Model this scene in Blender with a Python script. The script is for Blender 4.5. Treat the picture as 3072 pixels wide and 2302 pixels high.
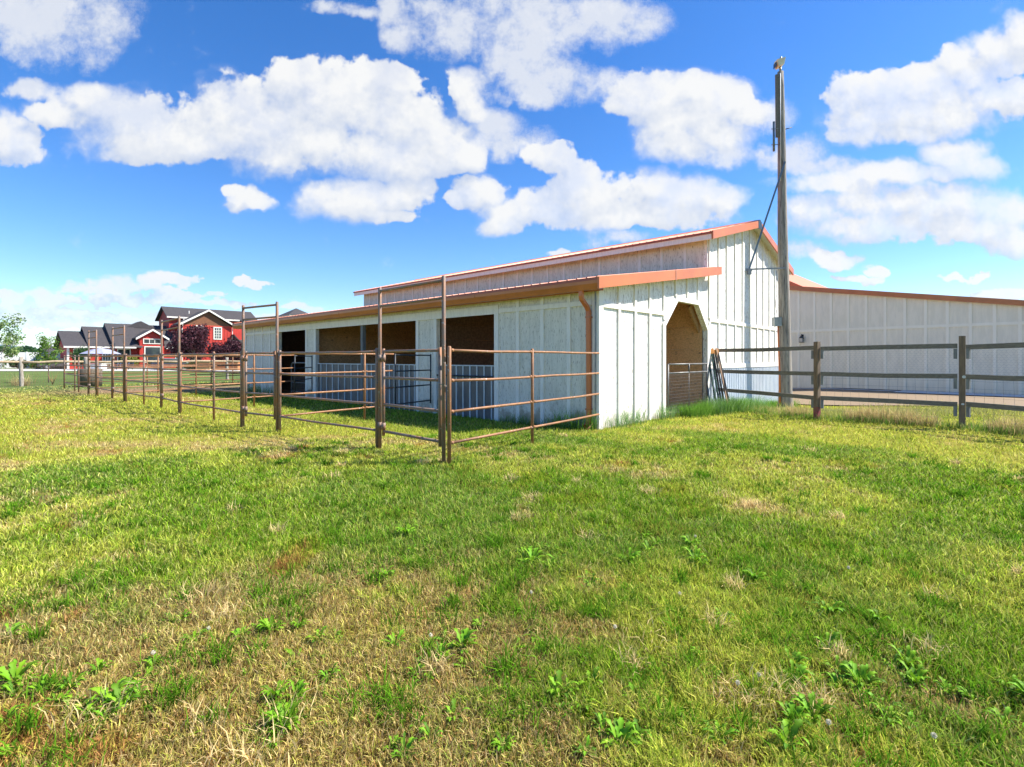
import bpy, bmesh, math, random
import numpy as np
from mathutils import Vector, Matrix
random.seed(7); rng = np.random.default_rng(11)
S = bpy.context.scene
for o in list(bpy.data.objects): bpy.data.objects.remove(o)
COL = S.collection
# ------------------------------------------------------------------ camera, sun, exposure
CAMH = 1.35
cam = bpy.data.cameras.new('camera'); cam.sensor_width = 36; cam.lens = 36*1530/3072
cam.shift_y = -74/3072; cam.clip_start = .05; cam.clip_end = 20000
co = bpy.data.objects.new('camera', cam); co.location = (0, 0, CAMH); co.rotation_euler = (math.radians(90), 0, 0)
COL.objects.link(co); S.camera = co
SUN_AZ, SUN_EL = math.radians(3), math.radians(47)
sd = Vector((math.cos(SUN_EL)*math.cos(SUN_AZ), math.cos(SUN_EL)*math.sin(SUN_AZ), math.sin(SUN_EL)))
sl = bpy.data.lights.new('sun', 'SUN'); sl.energy = 5.0; sl.angle = math.radians(.5); sl.color = (1, .95, .86)
so = bpy.data.objects.new('sun', sl); so.rotation_euler = sd.to_track_quat('Z', 'Y').to_euler(); so.location = (20, 0, 30)
COL.objects.link(so)
S.view_settings.view_transform = 'Standard'; S.view_settings.look = 'None'
S.view_settings.exposure = 1.0; S.view_settings.gamma = 1

# ------------------------------------------------------------------ node helpers
class NT:
    def __init__(s, t): s.t = t; s.n = t.nodes; s.l = t.links
    def new(s, k, **kw):
        n = s.n.new(k)
        for a, b in kw.items(): setattr(n, a, b)
        return n
    def put(s, sock, v):
        if hasattr(v, 'is_output') or isinstance(v, bpy.types.NodeSocket): s.l.new(v, sock)
        else: sock.default_value = v
    def math(s, op, a, b=0., c=None, clamp=False):
        n = s.new('ShaderNodeMath', operation=op); n.use_clamp = clamp
        s.put(n.inputs[0], a); s.put(n.inputs[1], b)
        if c is not None: s.put(n.inputs[2], c)
        return n.outputs[0]
    def vec(s, op, a, b=(0, 0, 0)):
        n = s.new('ShaderNodeVectorMath', operation=op)
        s.put(n.inputs[0], a)
        if op == 'SCALE': s.put(n.inputs[3], b)
        else: s.put(n.inputs[1], b)
        return n.outputs['Value'] if op in ('DOT_PRODUCT', 'LENGTH') else n.outputs[0]
    def noise(s, v, scale, detail=4, rough=.5, dim='3D', dist=0.):
        n = s.new('ShaderNodeTexNoise', noise_dimensions=dim)
        if v is not None: s.l.new(v, n.inputs['Vector'])
        n.inputs['Scale'].default_value = scale; n.inputs['Detail'].default_value = detail
        n.inputs['Roughness'].default_value = rough; n.inputs['Distortion'].default_value = dist
        return n
    def mix(s, f, a, b, mode='MIX'):
        n = s.new('ShaderNodeMix', data_type='RGBA', blend_type=mode)
        s.put(n.inputs[0], f); s.put(n.inputs[6], a if not isinstance(a, tuple) else (*a[:3], 1)); s.put(n.inputs[7], b if not isinstance(b, tuple) else (*b[:3], 1))
        return n.outputs[2]
    def ramp(s, f, lo, hi):
        n = s.new('ShaderNodeMapRange', interpolation_type='SMOOTHSTEP')
        s.put(n.inputs[0], f); n.inputs[1].default_value = lo; n.inputs[2].default_value = hi
        return n.outputs[0]

# ------------------------------------------------------------------ world: clear blue sky with cumulus
W = bpy.data.worlds.new('World'); S.world = W; W.use_nodes = True
t = NT(W.node_tree); t.n.clear()
out = t.new('ShaderNodeOutputWorld')
sky = t.new('ShaderNodeTexSky', sky_type='NISHITA'); sky.sun_disc = False
sky.sun_elevation = SUN_EL; sky.sun_rotation = math.pi/2-SUN_AZ; sky.altitude = 900; sky.air_density = 1.0; sky.dust_density = .35; sky.ozone_density = 3.0
hs = t.new('ShaderNodeHueSaturation'); hs.inputs['Saturation'].default_value = 1.32; hs.inputs['Value'].default_value = 1.0
hs.inputs['Hue'].default_value = .508
t.l.new(sky.outputs[0], hs.inputs['Color'])
bg = t.new('ShaderNodeBackground'); bg.inputs[1].default_value = .115; t.l.new(hs.outputs[0], bg.inputs[0])
tc = t.new('ShaderNodeTexCoord')
sx = t.new('ShaderNodeSeparateXYZ'); t.l.new(tc.outputs['Generated'], sx.inputs[0])
yy = t.math('MAXIMUM', sx.outputs[1], .12)
cx = t.new('ShaderNodeCombineXYZ'); t.l.new(t.math('DIVIDE', sx.outputs[0], yy), cx.inputs[0]); t.l.new(t.math('DIVIDE', sx.outputs[2], yy), cx.inputs[1])
# cloud banks: centre and half size as tangents of the bearing and of the elevation
CL = [(90,45,150,75),(190,20,90,50),(60,90,90,35),(70,202,42,18),(35,310,62,45),(0,300,60,45),
 (205,225,85,42),(150,255,70,30),(290,250,110,62),(330,300,150,52),(420,315,130,42),(520,225,95,62),(480,270,110,55),(560,290,140,70),(650,180,70,50),
 (700,215,100,75),(770,190,90,58),(820,240,100,60),(850,190,55,40),(880,265,95,55),(940,305,95,62),(990,320,70,42),(640,320,160,46),(780,320,150,45),(880,345,110,40),
 (790,430,135,46),(700,420,62,32),(880,415,55,42),(850,470,60,18),(533,436,40,22),(505,418,22,12),
 (1030,415,52,36),(985,430,35,18),(1010,195,38,36),(1030,230,35,25),(1020,50,110,70),(1100,30,130,60),(1130,90,110,60),(1230,60,120,50),(1330,45,85,40),(1380,60,40,25),(870,70,35,40),(840,20,30,35),(960,20,60,40),
 (1120,150,60,45),(1200,160,70,45),(1160,200,40,25),(1080,270,45,32),(1130,310,45,28),(1180,345,55,30),(1090,110,60,50),
 (1245,400,70,55),(1300,430,90,55),(1220,440,110,40),(1150,465,100,32),(1330,470,110,32),(1080,490,55,20),(1435,400,42,34),(1490,425,75,42),(1540,430,62,36),(1470,465,110,40),(1400,475,60,25),
 (1420,210,105,52),(1500,200,80,42),(1560,225,85,42),(1370,220,75,30),(1480,260,110,55),(1600,240,55,30),(1470,310,70,32),(1540,290,70,30),(1590,195,40,25),
 (1830,215,58,42),(1900,200,85,42),(2000,190,110,48),(2090,150,75,48),(2160,120,80,55),(2200,90,50,50),(1900,255,120,42),(2030,240,150,45),(2150,210,110,40),(1850,285,70,22),(1950,290,90,20),
 (1770,360,55,22),(1830,370,60,25),(1930,370,70,25),(2070,335,75,34),(2110,365,60,30),(2000,380,80,22),(1800,395,110,20),
 (1780,450,62,36),(1870,430,85,40),(1960,430,80,36),(2060,450,95,40),(2160,460,90,42),(1900,480,150,36),(2080,500,150,32),(2190,520,80,30),
 (1740,545,50,22),(1790,560,55,20),(1900,580,35,14),(2060,600,34,9),(2110,595,28,8),(1850,600,60,8),(1210,545,28,11),(1190,548,30,7),
 (300,610,62,20),(350,603,52,18),(240,622,42,15),(410,608,45,13),(180,625,36,11),(320,640,150,16),(150,650,120,14),(60,640,70,10),(430,640,60,12),(60,675,110,16),(220,680,150,14),(340,690,90,12),(530,600,24,11),(560,612,22,7),(480,655,60,10),(15,640,14,8),(110,700,120,14),(2140,632,40,9),(2190,640,30,10),(640,672,50,8),(500,690,80,12)]
gd = bpy.data.node_groups.new('cloud_field', 'ShaderNodeTree')
gd.interface.new_socket('P', in_out='INPUT', socket_type='NodeSocketVector'); gd.interface.new_socket('D', in_out='OUTPUT', socket_type='NodeSocketFloat')
g = NT(gd); gi = g.new('NodeGroupInput'); go = g.new('NodeGroupOutput'); P0 = gi.outputs[0]
def centered(n): return g.vec('SUBTRACT', n, (.5, .5, .5))
wn = g.noise(P0, 5.5, 4, .55, '2D')
wp = g.vec('ADD', P0, g.vec('MULTIPLY', centered(wn.outputs['Color']), (.085, .06, 0)))
wn2 = g.noise(P0, 22, 3, .55, '2D')
wp = g.vec('ADD', wp, g.vec('MULTIPLY', centered(wn2.outputs['Color']), (.022, .018, 0)))
def chain(lst, shrink):
    last = None
    for (a, b, ra, rb) in lst:
        c = ((a-1106)/1101.6, (775.5-b)/1101.6, 0); ix, iy = 1101.6/ra*shrink, 1101.6/rb*shrink
        q = g.new('ShaderNodeVectorMath', operation='MULTIPLY_ADD'); g.l.new(wp, q.inputs[0]); q.inputs[1].default_value = (ix, iy, 0); q.inputs[2].default_value = (-c[0]*ix, -c[1]*iy, 0)
        d = g.vec('DOT_PRODUCT', q.outputs[0], q.outputs[0])
        if last is None: last = d; continue
        n = g.new('ShaderNodeMath', operation='SMOOTH_MIN'); g.l.new(last, n.inputs[0]); g.l.new(d, n.inputs[1]); n.inputs[2].default_value = .25; last = n.outputs[0]
    return last
WI = [c for c in CL if (c[1] < 170 and (c[0] < 260 or 830 < c[0] < 1400)) or (c[0], c[1]) in ((70,202),(1160,200),(1080,270),(1130,310),(1590,195),(1740,545),(1830,370),(1770,360))]
last = chain([c for c in CL if c not in WI], .94)
wisp = chain(WI+[(760,20,60,14),(1280,180,70,30),(1640,250,50,26),(1700,330,60,30),(1560,330,60,20),(1330,520,60,12),(900,350,60,30)], .72)
fn = g.noise(P0, 9, 8, .62, '2D'); fn2 = g.noise(P0, 34, 5, .6, '2D')
D = g.math('SUBTRACT', 1., last)
D = g.math('MAXIMUM', D, -1.2)
D = g.math('ADD', D, g.math('MULTIPLY_ADD', fn.outputs[0], 2.2, -1.15))
bn = g.noise(P0, 13, 3, .5, '2D'); bl_ = g.math('SUBTRACT', 1., g.math('ABSOLUTE', g.math('MULTIPLY_ADD', bn.outputs[0], 4., -2.)))
D = g.math('ADD', D, g.math('MULTIPLY_ADD', bl_, .40, -.12))
bn2 = g.noise(g.vec('ADD', P0, (3.1, 1.7, 0)), 30, 3, .5, '2D'); bl2 = g.math('SUBTRACT', 1., g.math('ABSOLUTE', g.math('MULTIPLY_ADD', bn2.outputs[0], 4., -2.)))
D = g.math('ADD', D, g.math('MULTIPLY_ADD', bl2, .18, -.07))
D = g.math('ADD', D, g.math('MULTIPLY_ADD', fn2.outputs[0], .55, -.27))
ps = g.new('ShaderNodeSeparateXYZ'); g.l.new(P0, ps.inputs[0]); lowf = g.math('SUBTRACT', 1., g.ramp(ps.outputs[1], .10, .28))
hf = g.noise(g.vec('MULTIPLY', P0, (1., 1.7, 1.)), 17, 8, .66, '2D'); D = g.math('ADD', D, g.math('MULTIPLY', lowf, g.math('MULTIPLY_ADD', hf.outputs[0], 4.4, -2.35)))
g.l.new(D, go.inputs[0])
gd.interface.new_socket('W', in_out='OUTPUT', socket_type='NodeSocketFloat')
wf = g.noise(P0, 11, 9, .68, '2D', 0.)
Wd = g.math('ADD', g.math('MAXIMUM', g.math('SUBTRACT', 1., wisp), -1.2), g.math('MULTIPLY_ADD', wf.outputs[0], 3.4, -1.75)); g.l.new(Wd, go.inputs[1])
def field(v):
    n = t.new('ShaderNodeGroup'); n.node_tree = gd; t.l.new(v, n.inputs[0]); return n.outputs[0]
Dc = field(cx.outputs[0]); Wc = t.n[-1].outputs[1]; Dl = field(t.vec('ADD', cx.outputs[0], (.016, .035, 0)))
sn = t.noise(cx.outputs[0], 4.2, 3, .5, '2D'); a1 = t.ramp(Dc, -.10, .40); a2 = t.ramp(Dc, -.75, 1.0)
sf = t.ramp(sn.outputs[0], .42, .60)
al = t.math('ADD', t.math('MULTIPLY', a2, sf), t.math('MULTIPLY', a1, t.math('SUBTRACT', 1., sf)))
al = t.math('MULTIPLY', al, t.math('MULTIPLY_ADD', t.ramp(t.noise(cx.outputs[0], 7, 6, .6, '2D').outputs[0], .30, .55), .22, .78))
lit = t.math('SUBTRACT', Dc, Dl)
lit = t.math('MULTIPLY_ADD', lit, .46, .56, clamp=True)
thick = t.ramp(Dc, .2, 1.6)
lit = t.math('ADD', lit, t.math('MULTIPLY', thick, .22), clamp=True)
wal = t.math('MULTIPLY', t.ramp(Wc, -.35, 1.15), .88)
lit = t.math('MAXIMUM', lit, t.math('MULTIPLY', wal, .72))
al = t.math('SUBTRACT', 1., t.math('MULTIPLY', t.math('SUBTRACT', 1., al), t.math('SUBTRACT', 1., wal)))
low = t.ramp(t.math('DIVIDE', sx.outputs[2], yy), .03, .20); al = t.math('MULTIPLY', al, t.math('MULTIPLY_ADD', low, .38, .62))
cc = t.mix(lit, (.53, .59, .71), (.83, .83, .82))
bc = t.new('ShaderNodeBackground'); t.l.new(cc, bc.inputs[0]); bc.inputs[1].default_value = .585
mask = t.math('MULTIPLY', t.math('MULTIPLY', al, .97), t.ramp(sx.outputs[1], .14, .3))
ms = t.new('ShaderNodeMixShader'); t.l.new(mask, ms.inputs[0]); t.l.new(bg.outputs[0], ms.inputs[1]); t.l.new(bc.outputs[0], ms.inputs[2])
t.l.new(ms.outputs[0], out.inputs[0])
try: W.cycles.sampling_method = 'MANUAL'; W.cycles.sample_map_resolution = 512
except Exception: pass

# ------------------------------------------------------------------ materials
def mat(name, c1, c2=None, scale=6., vs=(1, 1, 1), lo=.4, hi=.6, rough=.7, metal=0., bump=0., c3=None, s3=30., lo3=.62, hi3=.7, detail=6, trans=0., spec=.5, coat=0., dirt=None):
    m = bpy.data.materials.new(name); m.use_nodes = True; k = NT(m.node_tree)
    b = k.n['Principled BSDF']; b.inputs['Roughness'].default_value = rough; b.inputs['Metallic'].default_value = metal
    b.inputs['Specular IOR Level'].default_value = spec; b.inputs['Coat Weight'].default_value = coat
    tc = k.new('ShaderNodeTexCoord'); mp = k.new('ShaderNodeMapping'); mp.inputs['Scale'].default_value = vs
    k.l.new(tc.outputs['Object'], mp.inputs[0])
    n1 = k.noise(mp.outputs[0], scale, detail, .6)
    col = k.mix(k.ramp(n1.outputs[0], lo, hi), c1, c2 or tuple(x*.85 for x in c1))
    h = n1.outputs[0]
    if c3:
        n3 = k.noise(mp.outputs[0], s3, 4, .6); f3 = k.ramp(n3.outputs[0], lo3, hi3)
        col = k.mix(f3, col, c3); h = k.math('SUBTRACT', h, f3)
    if dirt:
        sp_ = k.new('ShaderNodeSeparateXYZ'); k.l.new(tc.outputs['Object'], sp_.inputs[0]); dn = k.noise(tc.outputs['Object'], 3.2, 7, .7)
        e_ = k.math('SUBTRACT', k.math('MULTIPLY_ADD', dn.outputs[0], 1.5, -.42), sp_.outputs[2])
        col = k.mix(k.math('MULTIPLY', k.ramp(e_, 0., .32), dirt), col, (.30, .235, .15))
        b3 = k.noise(tc.outputs['Object'], 1.1, 3, .6); col = k.mix(k.math('MULTIPLY', k.ramp(b3.outputs[0], .5, .7), .22), col, (.50, .44, .34))
    k.l.new(col, b.inputs['Base Color'])
    if bump:
        bp = k.new('ShaderNodeBump'); bp.inputs['Strength'].default_value = bump; bp.inputs['Distance'].default_value = .01
        k.l.new(h, bp.inputs['Height']); k.l.new(bp.outputs[0], b.inputs['Normal'])
    return m
def colmat(name, rough=.7, trans=.0, var=.0, spec=.25, noise=None):
    m = bpy.data.materials.new(name); m.use_nodes = True; k = NT(m.node_tree); b = k.n['Principled BSDF']; b.inputs['Roughness'].default_value = rough
    b.inputs['Specular IOR Level'].default_value = spec
    a = k.new('ShaderNodeAttribute'); a.attribute_name = 'Col'; c = a.outputs['Color']
    if noise:
        g_ = k.new('ShaderNodeNewGeometry')
        n = k.noise(g_.outputs['Position'], noise[0], 8, .7); c = k.mix(k.ramp(n.outputs[0], .3, .7), k.mix(1., c, (noise[1],)*3, 'MULTIPLY'), k.mix(1., c, (noise[2],)*3, 'MULTIPLY'))
        bp = k.new('ShaderNodeBump'); bp.inputs['Strength'].default_value = .8; bp.inputs['Distance'].default_value = .04; k.l.new(n.outputs[0], bp.inputs['Height']); k.l.new(bp.outputs[0], b.inputs['Normal'])
    k.l.new(c, b.inputs['Base Color'])
    if trans:
        tr = k.new('ShaderNodeBsdfTranslucent'); k.l.new(c, tr.inputs[0]); mx = k.new('ShaderNodeMixShader'); mx.inputs[0].default_value = trans
        k.l.new(b.outputs[0], mx.inputs[1]); k.l.new(tr.outputs[0], mx.inputs[2]); k.l.new(mx.outputs[0], k.n['Material Output'].inputs[0])
    return m
M = {}
M['siding'] = mat('white_siding', (.77, .73, .64), (.61, .58, .50), 5, (2.2, 2.2, .35), .42, .72, .75, 0, .25, (.33, .29, .22), 26, .585, .64, dirt=.75)
M['siding_peel'] = mat('peeling_siding', (.86, .84, .79), (.62, .59, .52), 4, (2.2, 2.2, .35), .45, .72, .75, 0, .3, (.34, .28, .20), 22, .56, .61, dirt=.55)
M['siding_clean'] = mat('pale_siding', (.84, .77, .62), (.77, .71, .57), 3, (2, 2, .4), .4, .6, .75, 0, .15)
M['batten_clean'] = mat('pale_batten', (.90, .84, .70), (.87, .81, .67), 3, (2, 2, .4), .4, .6, .75, 0, .1)  # lighter than the panels, standing in for shadow lines at batten edges
M['trim'] = mat('white_trim', (.86, .82, .75), (.77, .73, .66), 6, (3, 3, .6), .4, .7, .7, 0, .15, (.4, .4, .36), 30, .66, .72)
M['roof'] = mat('copper_roof_metal', (.62, .17, .065), (.68, .20, .08), 2, (1, 1, 1), .3, .7, .5, 0., 0)
M['fascia'] = mat('copper_fascia', (.62, .19, .055), (.52, .15, .05), 1.5, (1, 1, 1), .3, .7, .42, .0, .05)
M['gutter'] = mat('copper_gutter', (.50, .17, .06), (.42, .14, .05), 3, (1, 1, 1), .3, .7, .35, .15, .05)
M['soffit'] = mat('soffit_board', (.62, .62, .52), (.52, .52, .42), 8, (1, 1, 1), .3, .7, .8)
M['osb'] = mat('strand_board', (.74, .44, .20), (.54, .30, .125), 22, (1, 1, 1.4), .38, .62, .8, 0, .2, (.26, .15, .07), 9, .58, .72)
M['lumber'] = mat('raw_lumber', (.40, .22, .08), (.30, .16, .06), 5, (1, 1, 6), .4, .6, .8)
M['ribsteel'] = mat('grey_ribbed_steel', (.15, .155, .165), (.10, .105, .115), 4, (1, 1, .5), .35, .65, .5, .3, .1)
M['ribwhite'] = mat('white_ribbed_steel', (.70, .74, .80), (.60, .65, .72), 3, (1, 1, .4), .4, .7, .5, 0, .1, (.30, .32, .34), 40, .64, .69)
M['rib'] = mat('pale_steel_rib', (.62, .66, .68), (.5, .54, .56), 4, (1, 1, .5), .35, .65, .5)
M['black'] = mat('black_steel', (.025, .03, .035), (.05, .055, .06), 10, (1, 1, 1), .4, .6, .5, .3)
M['rust'] = mat('sunlit_rusty_pipe', (.36, .17, .075), (.25, .125, .065), 9, (1, 1, 1), .35, .65, .6, .15, .2, (.56, .50, .44), 30, .63, .7)  # rust, with the orange of sunlit rails put into the colour
M['greyrust'] = mat('shaded_weathered_pipe', (.21, .155, .125), (.32, .15, .075), 6, (1, 1, 1), .4, .65, .6, .15, .2, (.46, .43, .40), 28, .62, .7)  # weathered rust, with the grey-brown of shaded rails put into the colour
M['greypipe'] = mat('galvanised_pipe', (.22, .23, .22), (.14, .13, .125), 7, (1, 1, 1), .4, .65, .5, .35, .2, (.40, .19, .09), 20, .62, .7)
M['galv'] = mat('galvanised_wire', (.30, .30, .30), (.22, .22, .22), 9, (1, 1, 1), .4, .6, .5, .5)
M['oldwood'] = mat('weathered_rail', (.20, .18, .15), (.13, .118, .10), 7, (3, 1, 8), .35, .65, .85, 0, .4)
M['post'] = mat('brown_fence_post', (.22, .155, .10), (.14, .10, .07), 6, (3, 3, .5), .35, .65, .85, 0, .4)
M['cleat'] = mat('grey_cleat', (.22, .23, .23), (.15, .155, .16), 6, (3, 3, .5), .35, .65, .85, 0, .3)
M['pole'] = mat('utility_pole_wood', (.36, .325, .28), (.19, .17, .15), 5, (4, 4, .25), .36, .64, .9, 0, .8, (.055, .05, .045), 12, .58, .68)
M['paleword'] = mat('peeled_log', (.42, .32, .20), (.30, .22, .14), 5, (4, 4, .8), .4, .6, .85, 0, .4)
M['logpost'] = mat('grey_log_post', (.26, .22, .18), (.40, .35, .29), 8, (3, 3, .8), .4, .6, .9, 0, .5)
M['tgreen'] = mat('green_post_paint', (.03, .085, .06), (.02, .045, .04), 9, (1, 1, 1), .4, .6, .85, 0.)
M['tblack'] = mat('dark_post_paint', (.03, .032, .03), (.10, .055, .04), 7, (1, 1, .5), .45, .7, .85, 0.)
M['tgrey'] = mat('bare_post_steel', (.30, .31, .30), (.22, .20, .17), 7, (1, 1, .5), .4, .6, .45, .4)
M['ttan'] = mat('tan_post_paint', (.42, .26, .15), (.30, .18, .10), 7, (1, 1, .5), .4, .6, .6)
M['torange'] = mat('orange_post_tip', (.62, .28, .03), (.5, .2, .03), 7, (1, 1, 1), .4, .6, .5)
M['redwall'] = mat('red_board_siding', (.50, .030, .017), (.41, .024, .014), 3, (1, 1, .3), .35, .65, .7)
M['shingle'] = mat('brown_shake_siding', (.22, .09, .04), (.14, .055, .028), 6, (1, 1, 3), .4, .6, .85)
M['asphalt'] = mat('charcoal_shingles', (.062, .055, .055), (.045, .04, .042), 4, (1, 1, 1), .35, .65, .9)
M['creamtrim'] = mat('cream_trim', (.78, .74, .66), (.70, .66, .58), 4, (1, 1, 1), .4, .6, .7)
M['roofedge'] = mat('dark_copper_edge', (.34, .075, .035), (.40, .10, .045), 2, rough=.45)
M['osbshade'] = mat('stall_shade_board', (.17, .10, .055), (.11, .065, .035), 14, rough=.85)  # shade inside the stalls is put into this board colour
M['glass'] = mat('window_glass', (.035, .045, .05), (.06, .075, .07), 1.2, (1, 1, 1), .4, .6, .08, 0, 0, spec=.8)
M['concrete'] = mat('pale_concrete', (.62, .60, .56), (.54, .52, .48), 1.5, (1, 1, 1), .35, .65, .9)
M['vinyl'] = mat('white_vinyl', (.80, .79, .74), (.76, .75, .70), 1, (1, 1, 1), .4, .6, .5)
M['bark'] = mat('tree_bark', (.20, .15, .11), (.12, .09, .07), 8, (3, 3, .6), .4, .6, .9, 0, .5)
M['navy'] = mat('dark_blue_paint', (.02, .03, .06), (.03, .04, .07), 2, (1, 1, 1), .4, .6, .2, .2, coat=.5)
M['tyre'] = mat('tyre_rubber', (.02, .02, .02), (.03, .03, .03), 9)
M['canvas'] = mat('grey_blue_canvas', (.36, .37, .48), (.28, .29, .40), 4, (1, 1, 1), .4, .6, .9)
M['orangewood'] = mat('orange_stained_boards', (.55, .20, .07), (.44, .15, .05), 4, (1, 1, 4), .4, .6, .8)
M['timber'] = mat('golden_timber', (.36, .23, .08), (.24, .145, .05), 3, (.6, .6, 5), .38, .62, .85, 0, .3)
M['cream_lamp'] = mat('cream_lamp_housing', (.85, .74, .50), (.75, .62, .4), 5, rough=.4)
M['hill'] = mat('far_hill_haze_blue', (.07, .12, .17), (.09, .14, .19), .01, rough=1.)  # blue of the distant air is put into the hill colour
M['puff'] = mat('seed_fluff', (.72, .66, .52), (.6, .55, .42), 60, rough=.9)
M['stem'] = mat('reddish_stem', (.30, .20, .08), (.2, .18, .06), 20)
M['boxgrey'] = mat('grey_enamel', (.30, .32, .32), (.24, .26, .26), 6, rough=.5)
M['redpaint'] = mat('faded_red_paint', (.30, .06, .07), (.22, .10, .07), 9, rough=.8)
M['blue'] = mat('blue_grey_steel', (.13, .19, .24), (.10, .13, .16), 8, rough=.4, metal=.4)
M['leafbrown'] = mat('dry_leaf', (.42, .22, .09), (.32, .16, .07), 20, rough=.8)
M['leaf'] = colmat('foliage', .6, .35)
M['grass'] = colmat('grass_blades', .75, .42, spec=.04)
M['soil'] = colmat('lawn_soil', .95, 0, noise=(9., .62, 1.25), spec=.05)
m = M['gravel'] = bpy.data.materials.new('gravel'); m.use_nodes = True; k = NT(m.node_tree); b = k.n['Principled BSDF']; b.inputs['Roughness'].default_value = .9
gg = k.new('ShaderNodeNewGeometry'); v = k.new('ShaderNodeTexVoronoi'); v.inputs['Scale'].default_value = 6.5; k.l.new(gg.outputs['Position'], v.inputs['Vector'])
sv = k.new('ShaderNodeSeparateColor'); k.l.new(v.outputs['Color'], sv.inputs[0])
k.l.new(k.mix(k.ramp(v.outputs['Distance'], .03, .075), k.mix(sv.outputs[0], (.72, .55, .33), (.48, .35, .20)), (.24, .17, .10)), b.inputs['Base Color'])
# ------------------------------------------------------------------ mesh builder
class MB:
    def __init__(s): s.v = []; s.f = []
    def add(s, vs, fs):
        n = len(s.v); s.v += [tuple(x) for x in vs]; s.f += [tuple(i+n for i in f) for f in fs]; return s
    def box(s, x0, x1, y0, y1, z0, z1):
        return s.add([(x0,y0,z0),(x1,y0,z0),(x1,y1,z0),(x0,y1,z0),(x0,y0,z1),(x1,y0,z1),(x1,y1,z1),(x0,y1,z1)],
                     [(0,3,2,1),(4,5,6,7),(0,1,5,4),(1,2,6,5),(2,3,7,6),(3,0,4,7)])
    def bar(s, p, q, w, h, up=(0,0,1)):
        p = Vector(p); q = Vector(q); d = (q-p).normalized(); a = d.cross(Vector(up))
        if a.length < 1e-4: a = Vector((1,0,0))
        a.normalize(); b = a.cross(d).normalized(); a *= w/2; b *= h/2
        return s.add([p-a-b,p+a-b,p+a+b,p-a+b,q-a-b,q+a-b,q+a+b,q-a+b], [(0,1,2,3),(7,6,5,4),(0,4,5,1),(1,5,6,2),(2,6,7,3),(3,7,4,0)])
    def tube(s, pts, r, n=10, caps=True):
        pts = [Vector(p) for p in pts]; rs = r if isinstance(r, (list, tuple)) else [r]*len(pts)
        vs = []; fs = []; ref = None
        for i, p in enumerate(pts):
            d = (pts[min(i+1, len(pts)-1)]-pts[max(i-1, 0)]).normalized()
            if ref is None: ref = d.cross(Vector((0,0,1)) if abs(d.z) < .9 else Vector((1,0,0))).normalized()
            a = (ref-d*ref.dot(d)).normalized(); b = d.cross(a); ref = a
            for k_ in range(n):
                t_ = 2*math.pi*k_/n; vs.append(p+(a*math.cos(t_)+b*math.sin(t_))*rs[i])
        for i in range(len(pts)-1):
            for k_ in range(n): fs.append((i*n+k_, i*n+(k_+1)%n, (i+1)*n+(k_+1)%n, (i+1)*n+k_))
        if caps: fs.append(tuple(range(n-1, -1, -1))); fs.append(tuple((len(pts)-1)*n+k_ for k_ in range(n)))
        return s.add(vs, fs)
    def prism(s, poly, a0, a1, ax='y'):     # poly in the plane across axis ax, (horizontal, z)
        n = len(poly)
        if ax == 'y': vs = [(x, a0, z) for x, z in poly]+[(x, a1, z) for x, z in poly]
        elif ax == 'x': vs = [(a0, x, z) for x, z in poly]+[(a1, x, z) for x, z in poly]
        else: vs = [(x, y, a0) for x, y in poly]+[(x, y, a1) for x, y in poly]
        fs = [tuple(range(n)), tuple(range(2*n-1, n-1, -1))]+[(i, i+n, (i+1)%n+n, (i+1)%n) for i in range(n)]
        return s.add(vs, fs)
    def mesh(s, name, m, smooth=False):
        me = bpy.data.meshes.new(name); me.from_pydata(s.v, [], s.f)
        bm = bmesh.new(); bm.from_mesh(me); bmesh.ops.recalc_face_normals(bm, faces=bm.faces); bm.to_mesh(me); bm.free()
        me.materials.append(M[m] if isinstance(m, str) else m)
        if smooth:
            me.polygons.foreach_set('use_smooth', [len(p.vertices) <= 4 for p in me.polygons])
        return me
    def build(s, name, m, parent=None, smooth=False):
        return obj(name, s.mesh(name, m, smooth), parent)
def obj(name, me, parent=None):
    o = bpy.data.objects.new(name, me); COL.objects.link(o)
    if parent is not None: o.parent = parent
    return o
def tag(o, label=None, cat=None, group=None, kind=None):
    if label: o['label'] = label
    if cat: o['category'] = cat
    if group: o['group'] = group
    if kind: o['kind'] = kind
    return o
def thing(name, label, cat, loc=(0,0,0), rz=0., group=None):
    o = obj(name, None); o.location = loc; o.rotation_euler = (0, 0, rz); o.empty_display_size = .2
    return tag(o, label, cat, group)
def copy_tree(o, parent=None):
    c = o.copy(); COL.objects.link(c)
    if parent is not None: c.parent = parent
    for ch in list(o.children): copy_tree(ch, c)
    return c
# ------------------------------------------------------------------ frames
CX, CY = 1.682, 9.9
RX, RY = .6786, .7345; LX, LY = -.7345, .6786
ANG = math.atan2(RY, RX)
def bw(u, v, z=0): return Vector((CX+RX*u+LX*v, CY+RY*u+LY*v, z))
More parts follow.
